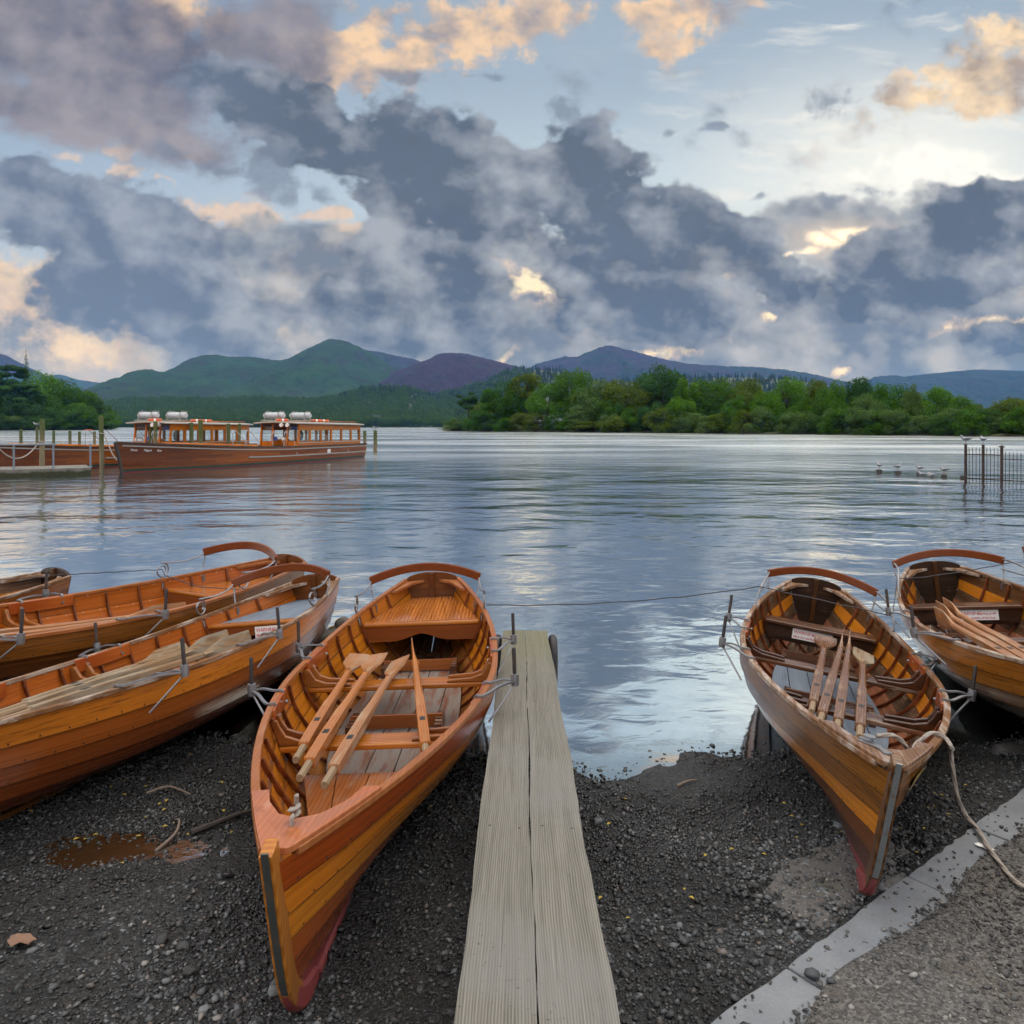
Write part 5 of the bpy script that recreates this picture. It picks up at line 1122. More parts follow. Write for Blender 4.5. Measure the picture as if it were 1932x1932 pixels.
def make_launch(loc, yaw, label, lettering):
    t = empty('passenger_launch', loc, (0, 0, yaw), label, 'passenger boat', 'passenger launches at the landing stage')
    mb = MB(); ss = [(k / 40) ** 1.25 for k in range(41)]; vs_ = [k / 14 for k in range(15)]
    for sd in (-1, 1): mb.grid([[l_pt(s, v, sd) for v in vs_] for s in ss], flip=sd < 0)
    mb.grid([[l_pt(1, v, -1) for v in vs_], [l_pt(1, v, 1) for v in vs_]], flip=True)
    mb.build('hull', M['launch'], t, smooth=True, angle=35)
    MB().bar([l_pt(0, v, 0) + Vector((-.02, 0, 0)) for v in vs_[3:]], .11, .12, up=(1, 0, 0)).build('stem', M['darkwood'], t, smooth=True)
    dk = MB(); dk.grid([[l_pt(s, 1, -1) - Vector((0, 0, .03)), l_pt(s, 1, 1) - Vector((0, 0, .03))] for s in ss], flip=True); dk.build('deck', M['teak'], t)
    MB().add([l_pt(s, 1, -1) * .5 + Vector((x, 0, .0)) for s, x in ()], []) if False else None
    MB().prism([(3.2, -.95, 1.12), (7.6, -1.15, .95), (7.6, 1.15, .95), (3.2, .95, 1.12)], (0, 0, .13)).build('foredeck_coaming', M['teak'], t, bevel=.03)
    for sd in (-1, 1):
        MB().bar([l_pt(s, 1, sd, .01) for s in ss], .05, .07).build('gunwale', M['darkwood'], t, smooth=True)
        MB().bar([l_pt(s, 1 - .135 / (l_sheer(s) + .45), sd, .02) for s in ss[1:]], .05, .055).build('rubbing_strip', M['greyrail'], t, smooth=True)
        MB().bar([l_pt(s, .64, sd, .03) for s in [.36 + .64 * k / 20 for k in range(21)]], .07, .065).build('fender_strip', M['greyrail'], t, smooth=True)
    # cabin: posts, sills, panelled frieze, panes, roof
    x0, x1, hw = .605 * LL, .965 * LL, 1.27; zb = .93; zs_, zw = 1.10, 1.86
    rf = lambda x: 2.25 - .035 * (x - x0) / (x1 - x0) * 2
    nw = 6
    for sd in (-1, 1):
        cw = MB(); cw.box(((x0 + x1) / 2, sd * hw, (zb + zs_) / 2), (x1 - x0, .06, zs_ - zb)); cw.build('cabin_wall', M['teak'], t, bevel=.008)
        MB().box(((x0 + x1) / 2, sd * (hw + .035), zs_ + .012), (x1 - x0 + .1, .09, .03)).build('window_ledge', M['roofcloth'], t)
        fz = MB(); fz.box(((x0 + x1) / 2, sd * hw, (zw + 2.19) / 2), (x1 - x0, .06, 2.19 - zw)); fo = fz.build('frieze', M['teak'], t, bevel=.006)
        for k in range(nw):
            a = x0 + (x1 - x0) * k / nw; b = x0 + (x1 - x0) * (k + 1) / nw
            pn = MB().box(((a + b) / 2, sd * (hw + .034), (zw + 2.19) / 2 + .02), (b - a - .16, .014, .17)).build('panel', M['teak'], fo, bevel=.01)
            wn = MB()
            for (c_, d_) in ((((a + .05), sd * hw, (zs_ + zw) / 2), (.09, .07, zw - zs_)), ((b - .05, sd * hw, (zs_ + zw) / 2), (.09, .07, zw - zs_)), (((a + b) / 2, sd * hw, zs_ + .05), (b - a - .2, .06, .045)), (((a + b) / 2, sd * hw, zw - .025), (b - a - .2, .06, .05))): wn.box(c_, d_)
            wo_ = wn.build('window', M['teak_up'], t, bevel=.006)
            MB().box(((a + b) / 2, sd * hw, (zs_ + zw) / 2), (b - a - .19, .008, zw - zs_ - .1)).build('pane', M['glass'], wo_)
    # front: wheelhouse with three openings
    for y in (-1.27, -.52, .48, 1.27):
        MB().bar([(x0 - .03 + .0, y, zb), (x0 + .10, y, 2.15)], .11, .10, up=(1, 0, 0)).build('cabin_post', M['teak_up'], t, bevel=.008)
    for ya, yb in ((-1.21, -.58), (.54, 1.21)):
        MB().box((x0 + .03, (ya + yb) / 2, 1.05), (.05, yb - ya, .28)).build('front_panel', M['teak_up'], t, bevel=.006)
        MB().box((x0 + .06, (ya + yb) / 2, 1.60), (.008, yb - ya, .78)).build('windscreen', M['glass'], t)
    MB().box((x0 + .08, 0, 2.08), (.05, 2.44, .14)).build('front_panel', M['darkwood'], t)
    ds = MB().box((x0 + .9, .55, 1.12), (.35, .9, .36)); ds.build('helm_console', M['teak_up'], t, bevel=.02)
    MB().ball((x0 + 1.0, -.72, 1.52), .2, 10, 8, None, (.35, .9, 1.45)).build('helm_seat', M['black'], t, smooth=True)
    MB().box((x0 + .02, .30, 1.34), (.02, .28, .22)).build('notice', M['bluep'], t); MB().box((x0 + .02, -.28, 1.34), (.02, .22, .16)).build('notice', M['white'], t)
    MB().box((x0 + .05, -.95, 1.96), (.02, .34, .2)).build('notice', M['bluep'], t)
    # aft bulkhead, benches
    for y in (-1.2, 1.2): MB().box((x1, y, 1.53), (.08, .18, 1.2)).build('cabin_post', M['teak_up'], t, bevel=.008)
    bn = MB()
    for k in range(6): bn.box((x0 + 1.7 + k * .85, 0, 1.02), (.10, 2.2, .24))
    bn.build('bench', M['darkwood'], t)
    rr_ = []
    for x in [x0 - .42 + (x1 - x0 + .62) * k / 8 for k in range(9)]:
        rr_.append([Vector((x, y, rf(x) + .07 * (1 - (y / 1.5) ** 2))) for y in [-1.46 + 2.92 * j / 10 for j in range(11)]])
    ro = MB(); ro.grid(rr_, flip=True); ro.grid([[p - Vector((0, 0, .07)) for p in r] for r in rr_])
    rim = [r[0] for r in rr_] + rr_[-1][1:] + [r[-1] for r in rr_[::-1]][1:] + rr_[0][::-1][1:-1]
    n_ = len(rim); ro.add(rim + [p - Vector((0, 0, .07)) for p in rim], [(i, (i + 1) % n_, n_ + (i + 1) % n_, n_ + i) for i in range(n_)])
    roof = ro.build('roof', M['roofcloth'], t, smooth=True, angle=40)
    for y in (-1.05, 1.05): MB().tube([(x, y, rf(x) + .13 + (0 if i % 2 else 0)) for i, x in enumerate([x0 + 2.4 + k * .5 for k in range(9)])], .022, 6).build('roof_rail', M['teak'], roof, smooth=True)
    for y in (-.85, -.45): MB().lathe([(.10, 0), (.12, .14), (.11, .16), (.03, .16)], (x0 - .32, y, rf(x0) - .14), 10, Matrix.Rotation(-PI / 2, 3, 'Y')).build('floodlight', M['white'], t, smooth=True)
    # boarding handrails
    for s0 in (.30, .47):
        for k in (0, 1):
            xa = s0 * LL + k * 1.0; y = -(l_deck(s0) - .12)
            MB().tube(smooth_path([(xa, y, l_sheer(s0) - .02), (xa, y, l_sheer(s0) + .68), (xa + .12, y, l_sheer(s0) + .80), (xa + .30, y, l_sheer(s0) + .72), (xa + .85, y, l_sheer(s0) + .28), (xa + .9, y, l_sheer(s0) - .02)], 5), .017, 7).build('handrail', M['chrome'], t, smooth=True)
    fit = MB().tube(smooth_path([(.5, -.2, 1.36), (.55, -.2, 1.5), (.9, 0, 1.52), (1.3, .2, 1.5), (1.35, .2, 1.3)], 4), .03, 6); fit.build('bow_fairlead', M['chrome'], t, smooth=True)
    for s in (.58, .88): MB().lathe([(.001, 0), (.05, 0), (.05, .02), (.001, .02)], l_pt(s, .72, -1, .0), 10, Matrix.Rotation(PI / 2, 3, 'X')).build('exhaust_port', M['greyrail'], t)
    MB().box(l_pt(.755, .75, -1, .012), (.30, .02, .22)).build('badge', M['white'], t)
    if lettering:
        for i, (wd, s) in enumerate((('Princess', .023), ('Margaret', .0495), ('Rose', .077))):
            p = l_pt(s, .835, -1, .02); q = l_pt(s + .04, .835, -1, .02); d = (q - p).normalized(); nrm = Vector((d.y, -d.x, 0)).normalized()
            up_ = Vector((0, 0, 1)) + nrm * .12; up_.normalize(); Mx = Matrix(((d.x, up_.x, nrm.x, p.x), (d.y, up_.y, nrm.y, p.y - .03), (d.z, up_.z, nrm.z, p.z - .06), (0, 0, 0, 1)))
            text_mesh('lettering', wd, .135, M['white'], t, Mx, .002, .32, spacing=.72)
    return t
def raft(parent_M, x, y, label):
    p = parent_M @ Vector((x, y, 2.40)); yw = parent_M.to_euler().z
    t = empty('life_raft', p, (0, 0, yw), label, 'life raft', 'life raft canisters on the launch roofs'); t.scale = (.9, .92, .86)
    prof = [(.001, -.74), (.20, -.73), (.265, -.66), (.285, -.5), (.285, -.02), (.30, -.015), (.30, .015), (.285, .02), (.285, .5), (.265, .66), (.20, .73), (.001, .74)]
    MB().lathe(prof, (0, 0, .30), 16, Matrix.Rotation(PI / 2, 3, 'X') @ Matrix.Diagonal((.82, .74, 1))).build('canister', M['raftwhite'], t, smooth=True, angle=30)
    c = MB()
    for xx in (-.5, .5):
        c.box((0, xx, .0), (.8, .06, .06)); c.box((-.30, xx, .24), (.04, .05, .48)); c.box((.30, xx, .3), (.04, .05, .6)); c.bar([(-.30, xx, .46), (0, xx, .60), (.30, xx, .46)], .05, .012, up=(0, 1, 0))
    c.box((-.36, 0, -.03), (.06, 1.5, .06)); c.box((.36, 0, -.03), (.06, 1.5, .06)); c.build('cradle', M['greyrail'], t); return t
def buoy(p, yaw, label, ang=0.0):
    t = empty('lifebuoy', p, (0, ang, yaw), label, 'lifebuoy', 'lifebuoys on the launch roofs')
    MB().tube([(.29 * math.cos(2 * PI * k / 24), .29 * math.sin(2 * PI * k / 24), .08) for k in range(24)], .085, 8, closed=True).build('ring', M['orange'], t, smooth=True)
    b = MB()
    for k in range(4):
        a = PI / 4 + k * PI / 2; d = .05
        b.tube([(.29 * math.cos(a + q), .29 * math.sin(a + q), .08) for q in (-.16, 0, .16)], .089, 8)
    b.build('band', M['white'], t, smooth=True); return t
lyaw = math.atan2(.936, .351); l1p = Vector((-17.0, 34.1, 0)); l2p = l1p + Vector((-6.8, -.9, 0))
LA1 = make_launch(l1p, lyaw, 'varnished wooden passenger launch with a named bow, end on to the landing stage', True)
LA2 = make_launch(l2p, lyaw, 'varnished wooden passenger launch partly hidden behind the landing stage and the other launch', False)
for lp, who in ((l1p, 'named launch'), (l2p, 'half hidden launch')):
    Lm = Matrix.Translation(lp) @ Matrix.Rotation(lyaw, 4, 'Z'); xr = .605 * LL
    raft(Lm, xr + .35, .62, f'white raft canister, far one of two on the {who}'); raft(Lm, xr + 1.35, -.45, f'white raft canister, near one of two on the {who}')
    buoy(Lm @ Vector((xr + .1, -.1, 2.30)), lyaw, f'orange lifebuoy under the raft canisters of the {who}')
    buoy(Lm @ Vector((xr + 3.0, -.35, 2.29)), lyaw, f'orange lifebuoy lying behind the rafts on the {who}')
    buoy(Lm @ Vector((xr + 3.75, -.35, 2.28)), lyaw, f'rearmost orange lifebuoy lying on the roof of the {who}')
# landing stage
def stage_mat():
    m_, N, bs = mat('stage_concrete'); P = N.n.new('ShaderNodeTexCoord').outputs['Object']; z = N.sep(P)[2]; n = N.noise(P, 3, 7, .65)
    col = N.ramp(n, [(.3, (.12, .115, .10)), (.7, (.21, .2, .175))])
    wl_ = N.mr(N.add(z, N.mul(N.sub(n, .5), .22)), .26, .14); col = N.mix(wl_, col, N.mix(N.noise(P, 9, 5, .6), (.012, .014, .008), (.05, .055, .02)))
    setp(N, bs, col=col, rough=.85, normal=N.bump(N.noise(P, 12, 6, .65), .5, .05)); return m_
A_, B_ = Vector((-23.2, 29.05, 0)), Vector((-17.55, 32.6, 0)); u_ = (B_ - A_).normalized(); w_ = Vector((-u_.y, u_.x, 0))
st_t = empty('landing_stage', A_, (0, 0, math.atan2(u_.y, u_.x)), 'low concrete landing stage with mossy sides and a tubular railing', 'jetty')
n_ = (B_ - A_).length; rs = random.Random(3)
top = [(n_ * k / 30, rs.uniform(-.03, .03), .33) for k in range(31)]
sl = MB().prism(top + [(n_, 2.6, .33), (0, 2.6, .33)], (0, 0, -.75)); sl.build('slab', stage_mat(), st_t, bevel=.03)
rl_m = metal_mat('railing_steel', (.17, .2, .24), .5, .1, .5)
RP_ = [(2.72, .55), (4.14, .55), (5.56, .55)]
for k in range(3):
    x = (Vector(((26, 100.6, 170.6)[k] - 966, 1475, 0)) / 1475)
for px_, in ((26,), (100.6,), (170.6,)):
    # post position on the slab: intersect the sight line with a line .25 m in from the near edge
    d = Vector(((px_ - 966) / 1475, 1, 0)); o2 = A_ + w_ * .25
    tt = (u_.x * o2.y - u_.y * o2.x) / (u_.x * d.y - u_.y * d.x); q = d * tt - A_; lx = q.dot(u_)
    MB().tube([(lx, .25, .30), (lx, .25, 1.30)], .038, 8).lathe([(.001, 0), (.075, 0), (.07, .03), (.04, .05)], (lx, .25, .33), 10).build('railing_post', rl_m, st_t, smooth=True); last = lx; 
    if px_ == 26: first = lx
    if px_ == 100.6: mid = lx
MB().tube([(-2.0, .25, 1.30), (first, .25, 1.30), (mid, .25, 1.30), (mid + .12, .25, 1.30)], .035, 8).build('railing_rail', rl_m, st_t, smooth=True)
# mooring posts
def post_mat():
    m_, N, bs = mat('mooring_post_timber'); P = N.n.new('ShaderNodeTexCoord').outputs['Object']; z = N.sep(P)[2]
    g = N.noise(N.mapping(P, (0, 0, 0), (0, 0, 0), (14, 14, 1.3)), 1.0, 6, .6); col = N.ramp(g, [(.3, (.12, .095, .05)), (.7, (.3, .255, .16))])
    oi = N.n.new('ShaderNodeObjectInfo'); k = N.mr(N.add(N.add(z, N.mul(g, 1.0)), N.mul(oi.outputs['Random'], .8)), 1.6, 2.6); col = N.mix(N.mul(k, .85), col, (.045, .075, .012))
    setp(N, bs, col=col, rough=.85, normal=N.bump(g, .5, .03)); return m_
M['post'] = post_mat()
def mpost(x, y, zt, r, label):
    rz = random.Random(int(x * 100)); rings = [(r * 1.02, -1.2), (r, 0), (r * .98, zt * .5), (r * .96, zt - .03), (r * .85, zt), (.001, zt + .015)]
    o = MB().lathe([(a, b) for a, b in rings], (0, 0, 0), 12).build('mooring_post', M['post'], smooth=True, loc=(x, y, 0)); o.rotation_euler = (rz.uniform(-.02, .02), rz.uniform(-.015, .015), rz.uniform(0, 3)); tag(o, label, 'mooring post', 'timber mooring posts in the lake'); return o
def at(px_, D): return (px_ - 966) / 1475 * D
PA_ = mpost(at(79, 33.6), 33.6, 2.33, .105, 'thick pale mooring post rising through the landing stage, with a rope looped round it')
PB_ = mpost(at(192.5, 35.2), 35.2, 2.5, .10, 'tall mossy mooring post at the end of the landing stage by the launch bow')
for px_, D, zt, r, lb in ((40, 52, 1.85, .10, 'short post with a grey top beyond the landing stage railing, leftmost of its row'), (70, 52, 1.95, .09, 'green post half hidden behind the thick pale rope looped post'), (101.5, 52, 1.75, .09, 'mossy green post directly right of the thick pale rope looped post'), (132, 50, 1.75, .095, 'mossy green post left of the chrome handrails on the half hidden launch'), (150, 50, 1.7, .09, 'mossy post between the chrome handrails on the half hidden launch'), (178.5, 50, 1.7, .09, 'green post close behind the tall mossy post at the stage end'),
     (284, 43.5, 2.2, .10, 'grey mooring post behind a greener one at the half hidden cabin front'), (292, 42.5, 2.3, .11, 'green mooring post in front of the half hidden launch cabin front'), (362, 44, 2.25, .115, 'pale grey mooring post standing before the half hidden cabin windows'), (379, 43, 2.4, .125, 'stout green mooring post before the half hidden cabin windows'), (431, 46, 2.2, .11, 'dull mooring post at the aft end of the half hidden launch'), (451, 47, 2.2, .09, 'thin dark post against the far front corner of the named launch'),
     (688, 60, 1.7, .13, 'mooring post touching the stern of the named launch'), (708, 60.5, 1.72, .15, 'lone mooring post with a gull on top right of the named launch')):
    mpost(at(px_, D), D, zt, r, lb)
def catenary(a, b, d, n=18): return [a.lerp(b, i / n) - Vector((0, 0, 4 * d * (i / n) * (1 - i / n))) for i in range(n + 1)]
pa = Vector((PA_.location.x, PA_.location.y, 0))
loop = lambda c, r, z: [c + Vector((r * math.cos(t), r * math.sin(t), z + .02 * math.sin(3 * t))) for t in [2 * PI * k / 14 for k in range(15)]]
o = MB().tube(loop(pa, .115, 1.38), .03, 6).tube(loop(pa, .115, 1.30), .03, 6).tube(catenary(pa + Vector((-.1, -.05, 1.36)), Vector((at(-8, 31.5), 31.5, 1.3)), .62), .026, 6).build('mooring_rope', M['rope'], smooth=True); tag(o, 'pale slack rope drooping from the thick post to the left edge', 'rope')
pb = Vector((PB_.location.x, PB_.location.y, 0))
o = MB().tube(loop(pb, .11, 1.72), .03, 6).tube(smooth_path([pb + Vector((.1, -.03, 1.7)), pb + Vector((.32, -.1, 1.25)), pb + Vector((.65, -.25, .72)), pb + Vector((1.1, -.5, .42)), pb + Vector((1.45, -.75, .40))], 6), .026, 6).build('mooring_rope', M['rope'], smooth=True); tag(o, 'pale rope hanging from the tall mossy post beside the launch bow', 'rope')

# ------------------------------------------------------------------ iron fence standing in the water, stumps and gulls on the right
rust = metal_mat('rusty_iron', (.026, .014, .013), .6, .6, .3)
FP = [Vector((at(1822, 29.3), 29.3, 0)), Vector((at(1855, 28.8), 28.8, 0)), Vector((at(1890, 28.2), 28.2, 0)), Vector((at(1949, 27.2), 27.2, 0))]
ft = empty('iron_fence', FP[0], (0, 0, 0), 'rusty iron railing fence standing in the lake at the right edge', 'fence')
for i, p in enumerate(FP):
    q = p - FP[0]; zt = 1.36 if i < 2 else 1.33
    MB().lathe([(.05, -.8), (.05, zt - .02), (.075, zt - .01), (.075, zt), (.001, zt + .01)] if i != 2 else [(.05, -.8), (.05, zt - .05), (.10, zt - .04), (.10, zt - .01), (.05, zt), (.001, zt + .05)], q, 10).build('fence_post', rust, ft, smooth=True)
    if i < 3:
        q2 = FP[i + 1] - FP[0]; nb = 4 if i < 2 else 7; ht = 1.28 if i < 2 else 1.14
        MB().bar([q + Vector((0, 0, ht - .28)), q2 + Vector((0, 0, ht - .28))], .018, .03).build('fence_rail', rust, ft)
        MB().bar([q + Vector((0, 0, .10)), q2 + Vector((0, 0, .10))], .018, .03).build('fence_rail', rust, ft)
        for k in range(nb):
            c = q.lerp(q2, (k + 1) / (nb + 1)); MB().tube([c + Vector((0, 0, -.5)), c + Vector((0, 0, ht - .05)), c + Vector((0, 0, ht))], .010, 6, scales=[1, 1, .2]).build('fence_bar', rust, ft, smooth=True)
for i, (px_, yb, zt, r, lb) in enumerate(((1659, 892.7, .16, .12, 'leftmost dark stump in the water with a hunched gull'), (1694, 894.6, .14, .14, 'dark stump with a gull facing right'), (1735, 897.2, .13, .12, 'dark stump with swimming gulls just in front'), (1781.5, 901, .13, .11, 'dark stump with a gull facing left, closest to the fence but one'), (1817.5, 905, .15, .12, 'bare dark stump touching the first fence post'))):
    D = 2.05 * 1475 / (yb - 804)
    o = MB().lathe([(r, -.6), (r, zt - .02), (r * .9, zt), (.001, zt)], (0, 0, 0), 9).build('stump', plain(f'wet_stump_{i}', (.02, .018, .015), .6, var=.4, scale=10, bump=.5), smooth=True, loc=(at(px_, D), D, 0)); tag(o, lb, 'stump', 'old post stumps in the water')
    if i < 4: bird('gull', (at(px_, D), D, zt - .002), (R_(95), R_(10), R_(185), R_(170))[i], 1.05, gw, gg_, gb, glg, ('hunched gull seen end on, on the leftmost stump', 'gull facing right on the second stump from the left', 'gull facing left on the stump above two swimming gulls', 'gull facing left on the stump nearest the fence with a gull')[i], 'gull', 'gulls on the water')
bird('gull', (FP[0].x, FP[0].y, 1.365), R_(175), 1.15, gw, gg_, gb, glg, 'gull facing left on the first post of the iron fence', 'gull', 'gulls on the water')
bird('gull', (FP[1].x, FP[1].y, 1.365), R_(80), 1.1, gw, gg_, gb, glg, 'gull seen end on, on the second post of the iron fence', 'gull', 'gulls on the water')
bird('gull', (at(1739, 32), 31.9, .0), R_(150), 1.1, gw, gg_, gb, glg, 'white gull swimming just in front of a stump', 'gull', 'gulls on the water', False)
bird('gull', (at(1757, 31.3), 31.3, .0), R_(185), 1.1, gw, gg_, gb, glg, 'pale gull swimming with its head low, between two stumps', 'gull', 'gulls on the water', False, 'tucked')
bird('gull', (at(708, 60.5), 60.5, 1.73), R_(170), 1.1, gw, gg_, gb, glg, 'gull on the lone mooring post right of the named launch', 'gull', 'gulls on the water')
bird('gull', (at(69, 52), 52, 1.96), R_(200), 1.2, gw, gg_, gb, glg, 'gull on the green post behind the thick rope looped post', 'gull', 'gulls on the water')

# ------------------------------------------------------------------ hills
def hill_mat(name, c1, c2, c3, s=1.0):
    m_, N, bs = mat(name); P = N.n.new('ShaderNodeTexCoord').outputs['Object']; z = N.sep(P)[2]
    n = N.noise(P, .0035 * s, 8, .6, 0.6); n2 = N.noise(P, .02 * s, 7, .65)
    col = N.mix(N.mr(n, .42, .58), c1, c2); col = N.mix(N.mul(N.mr(N.noise(P, .008 * s, 8, .68), .52, .66), .75), col, c3)
    col = N.mix(N.mul(N.mr(n2, .48, .66), .7), col, tuple(q * .35 for q in c1)); col = N.mix(N.mul(N.mr(N.noise(P, .045 * s, 6, .7), .56, .7), .45), col, tuple(q * 1.9 for q in c2))
    col = N.mix(N.mul(N.mr(N.add(z, N.mul(N.sub(n, .5), 160.0)), 150.0, 30.0), .7), col, (.05, .085, .018))
    setp(N, bs, col=col, rough=.95, spec=.1, normal=N.bump(N.add(N.mul(n2, 2.0), N.noise(P, .09 * s, 5, .6)), .9, 14.0)); return m_
GR, HE, BRN = (.022, .064, .014), (.034, .021, .034), (.034, .036, .020)
def hill(name, pts, D, W_, m_, seed, rough=.05, foot=-3.0, pw=1.1):
    pts = np.array(pts, float); nx, nt = 220, 64
    p = np.linspace(pts[0, 0], pts[-1, 0], nx); yy = np.interp(p, pts[:, 0], pts[:, 1])
    kk = np.array([.25, .5, .25]); 
    for _ in range(2): yy[1:-1] = np.convolve(yy, kk, 'valid')
    zr = (804 - yy) / 1475 * D + EYE; X = (p - 966) / 1475 * D
    T = np.concatenate([[-.25, -.12, -.05], np.linspace(0, 1, nt)]); V = []
    for t in T:
        Y = D - t * W_
        if t < 0: Z = zr * (1 + t * 1.6)
        else:
            g = fbm2(X / (W_ * .10) + 3 + t * .9, np.full(nx, t * 5.0) + X * 0, seed, 6, .58); g2 = 1 - np.abs(fbm2(X / (W_ * .16) + t * 1.3 + 9, np.full(nx, t * 2.2), seed + 1, 5, .55))
            Z = (zr - foot) * (1 - t) ** pw + foot + (zr - foot) * (rough * g * 1.6 + rough * 1.2 * (g2 - .7)) * np.sin(PI * min(1, t * .97 + .0)) ** .7
        Z = Z + fbm2(X / (D * .004), np.full(nx, t * 37.), seed + 2, 3) * zr.max() * .006
        V.append(np.stack([X, np.full(nx, Y), Z], -1))
    V = np.concatenate(V); n = len(T); i = np.arange(n - 1)[:, None] * nx + np.arange(nx - 1)[None]
    o = np_mesh(name, V, np.stack([i, i + nx, i + nx + 1, i + 1], -1).reshape(-1, 4), m_, smooth=True); o['kind'] = 'structure'; return o
hill('hill', [(205, 764), (240, 745), (270, 730), (330, 700), (372, 676), (388, 671), (412, 669), (428, 673), (470, 673), (500, 677), (530, 680), (548, 675), (585, 655), (605, 647), (617, 640), (625, 638), (634, 641), (650, 642), (668, 650), (690, 660), (730, 685), (760, 700), (800, 722), (860, 760), (900, 790)], 3500, 1500, hill_mat('fell_grass', GR, (.024, .046, .016), HE), 41, .065)
hill('hill', [(560, 790), (620, 748), (700, 716), (770, 692), (805, 679), (828, 668), (845, 665), (880, 667), (920, 677), (960, 687), (1010, 700), (1080, 730), (1150, 770)], 3300, 1100, hill_mat('fell_heather', HE, (.038, .020, .032), (.024, .036, .014)), 47, .08)
hill('hill', [(640, 700), (690, 661), (715, 664), (750, 672), (780, 677), (815, 690), (860, 730)], 4700, 900, hill_mat('fell_far_ridge', (.02, .036, .018), HE, GR), 51, .04)
hill('hill', [(940, 740), (1010, 687), (1050, 676), (1068, 672), (1085, 674), (1110, 664), (1135, 654), (1150, 652), (1168, 655), (1200, 664), (1250, 677), (1300, 686), (1350, 690), (1420, 692), (1480, 697), (1530, 705), (1575, 716), (1640, 740)], 5000, 1600, hill_mat('fell_blue', (.018, .034, .02), HE, BRN), 57, .085)
hill('hill', [(1600, 745), (1645, 713), (1660, 709), (1690, 708), (1705, 711), (1760, 704), (1810, 700), (1840, 697), (1880, 698), (1940, 700), (2010, 705), (2100, 720)], 5500, 1700, hill_mat('fell_plantation', (.014, .028, .018), (.018, .032, .018), HE), 61, .06)
hill('hill', [(-140, 690), (-60, 668), (-10, 666), (12, 670), (30, 680), (70, 700), (130, 730)], 4600, 1300, hill_mat('fell_left', GR, HE, BRN), 67, .04)
hill('hill', [(60, 730), (105, 706), (125, 709), (150, 717), (190, 722), (215, 719), (240, 721), (268, 719), (285, 724), (340, 740), (420, 770)], 6500, 1500, hill_mat('fell_distant', GR, BRN, HE), 71, .035)

# ------------------------------------------------------------------ foliage
def leaf_mat(name, dark, light, tint=.25):
    m_, N, bs = mat(name); N.n.remove(bs)
    at_ = N.n.new('ShaderNodeAttribute'); at_.attribute_name = 'tone'; oi = N.n.new('ShaderNodeObjectInfo')
    col = N.mix(at_.outputs['Fac'], dark, light); rnd = N.m('FRACT', N.mul(oi.outputs['Random'], 7.31))
    col = N.mix(N.mul(N.mr(oi.outputs['Random'], .0, 1.0, smooth=False), tint), col, (.085, .14, .016)); col = N.mix(N.mul(N.mr(rnd, .5, 1.0), tint * 1.2), col, tuple(q * .6 for q in dark))
    d = N.n.new('ShaderNodeBsdfDiffuse'); N.put(d.inputs[0], col); tl_ = N.n.new('ShaderNodeBsdfTranslucent'); N.put(tl_.inputs[0], N.mix(.5, col, (.11, .17, .02)))
    mx = N.n.new('ShaderNodeMixShader'); mx.inputs[0].default_value = .28; N.l.new(d.outputs[0], mx.inputs[1]); N.l.new(tl_.outputs[0], mx.inputs[2]); N.l.new(mx.outputs[0], N.n['Material Output'].inputs[0]); return m_
LM = dict(oak=leaf_mat('oak_leaf', (0.028, 0.091, 0.011), (0.084, 0.212, 0.025)), bright=leaf_mat('bright_leaf', (0.048, 0.139, 0.011), (0.129, 0.291, 0.027)), willow=leaf_mat('willow_leaf', (0.053, 0.112, 0.030), (0.129, 0.212, 0.067)), olive=leaf_mat('olive_leaf', (0.059, 0.102, 0.013), (0.145, 0.195, 0.028)), pine=leaf_mat('pine_needle', (0.015, 0.059, 0.025), (0.047, 0.123, 0.050)), dark=leaf_mat('dark_leaf', (0.019, 0.066, 0.019), (0.056, 0.145, 0.040)))
def quads(C, Nrm, size, g):
    n = len(C); a = np.cross(Nrm, g.standard_normal((n, 3))); a /= np.linalg.norm(a, axis=1, keepdims=True) + 1e-9; b = np.cross(Nrm, a)
    s1 = (size * g.uniform(.6, 1.3, n))[:, None]; s2 = (size * g.uniform(.4, .9, n))[:, None]
    V = np.stack([C - a * s1, C - b * s2, C + a * s1, C + b * s2], 1).reshape(-1, 3)
    return V, np.arange(4 * n).reshape(n, 4)
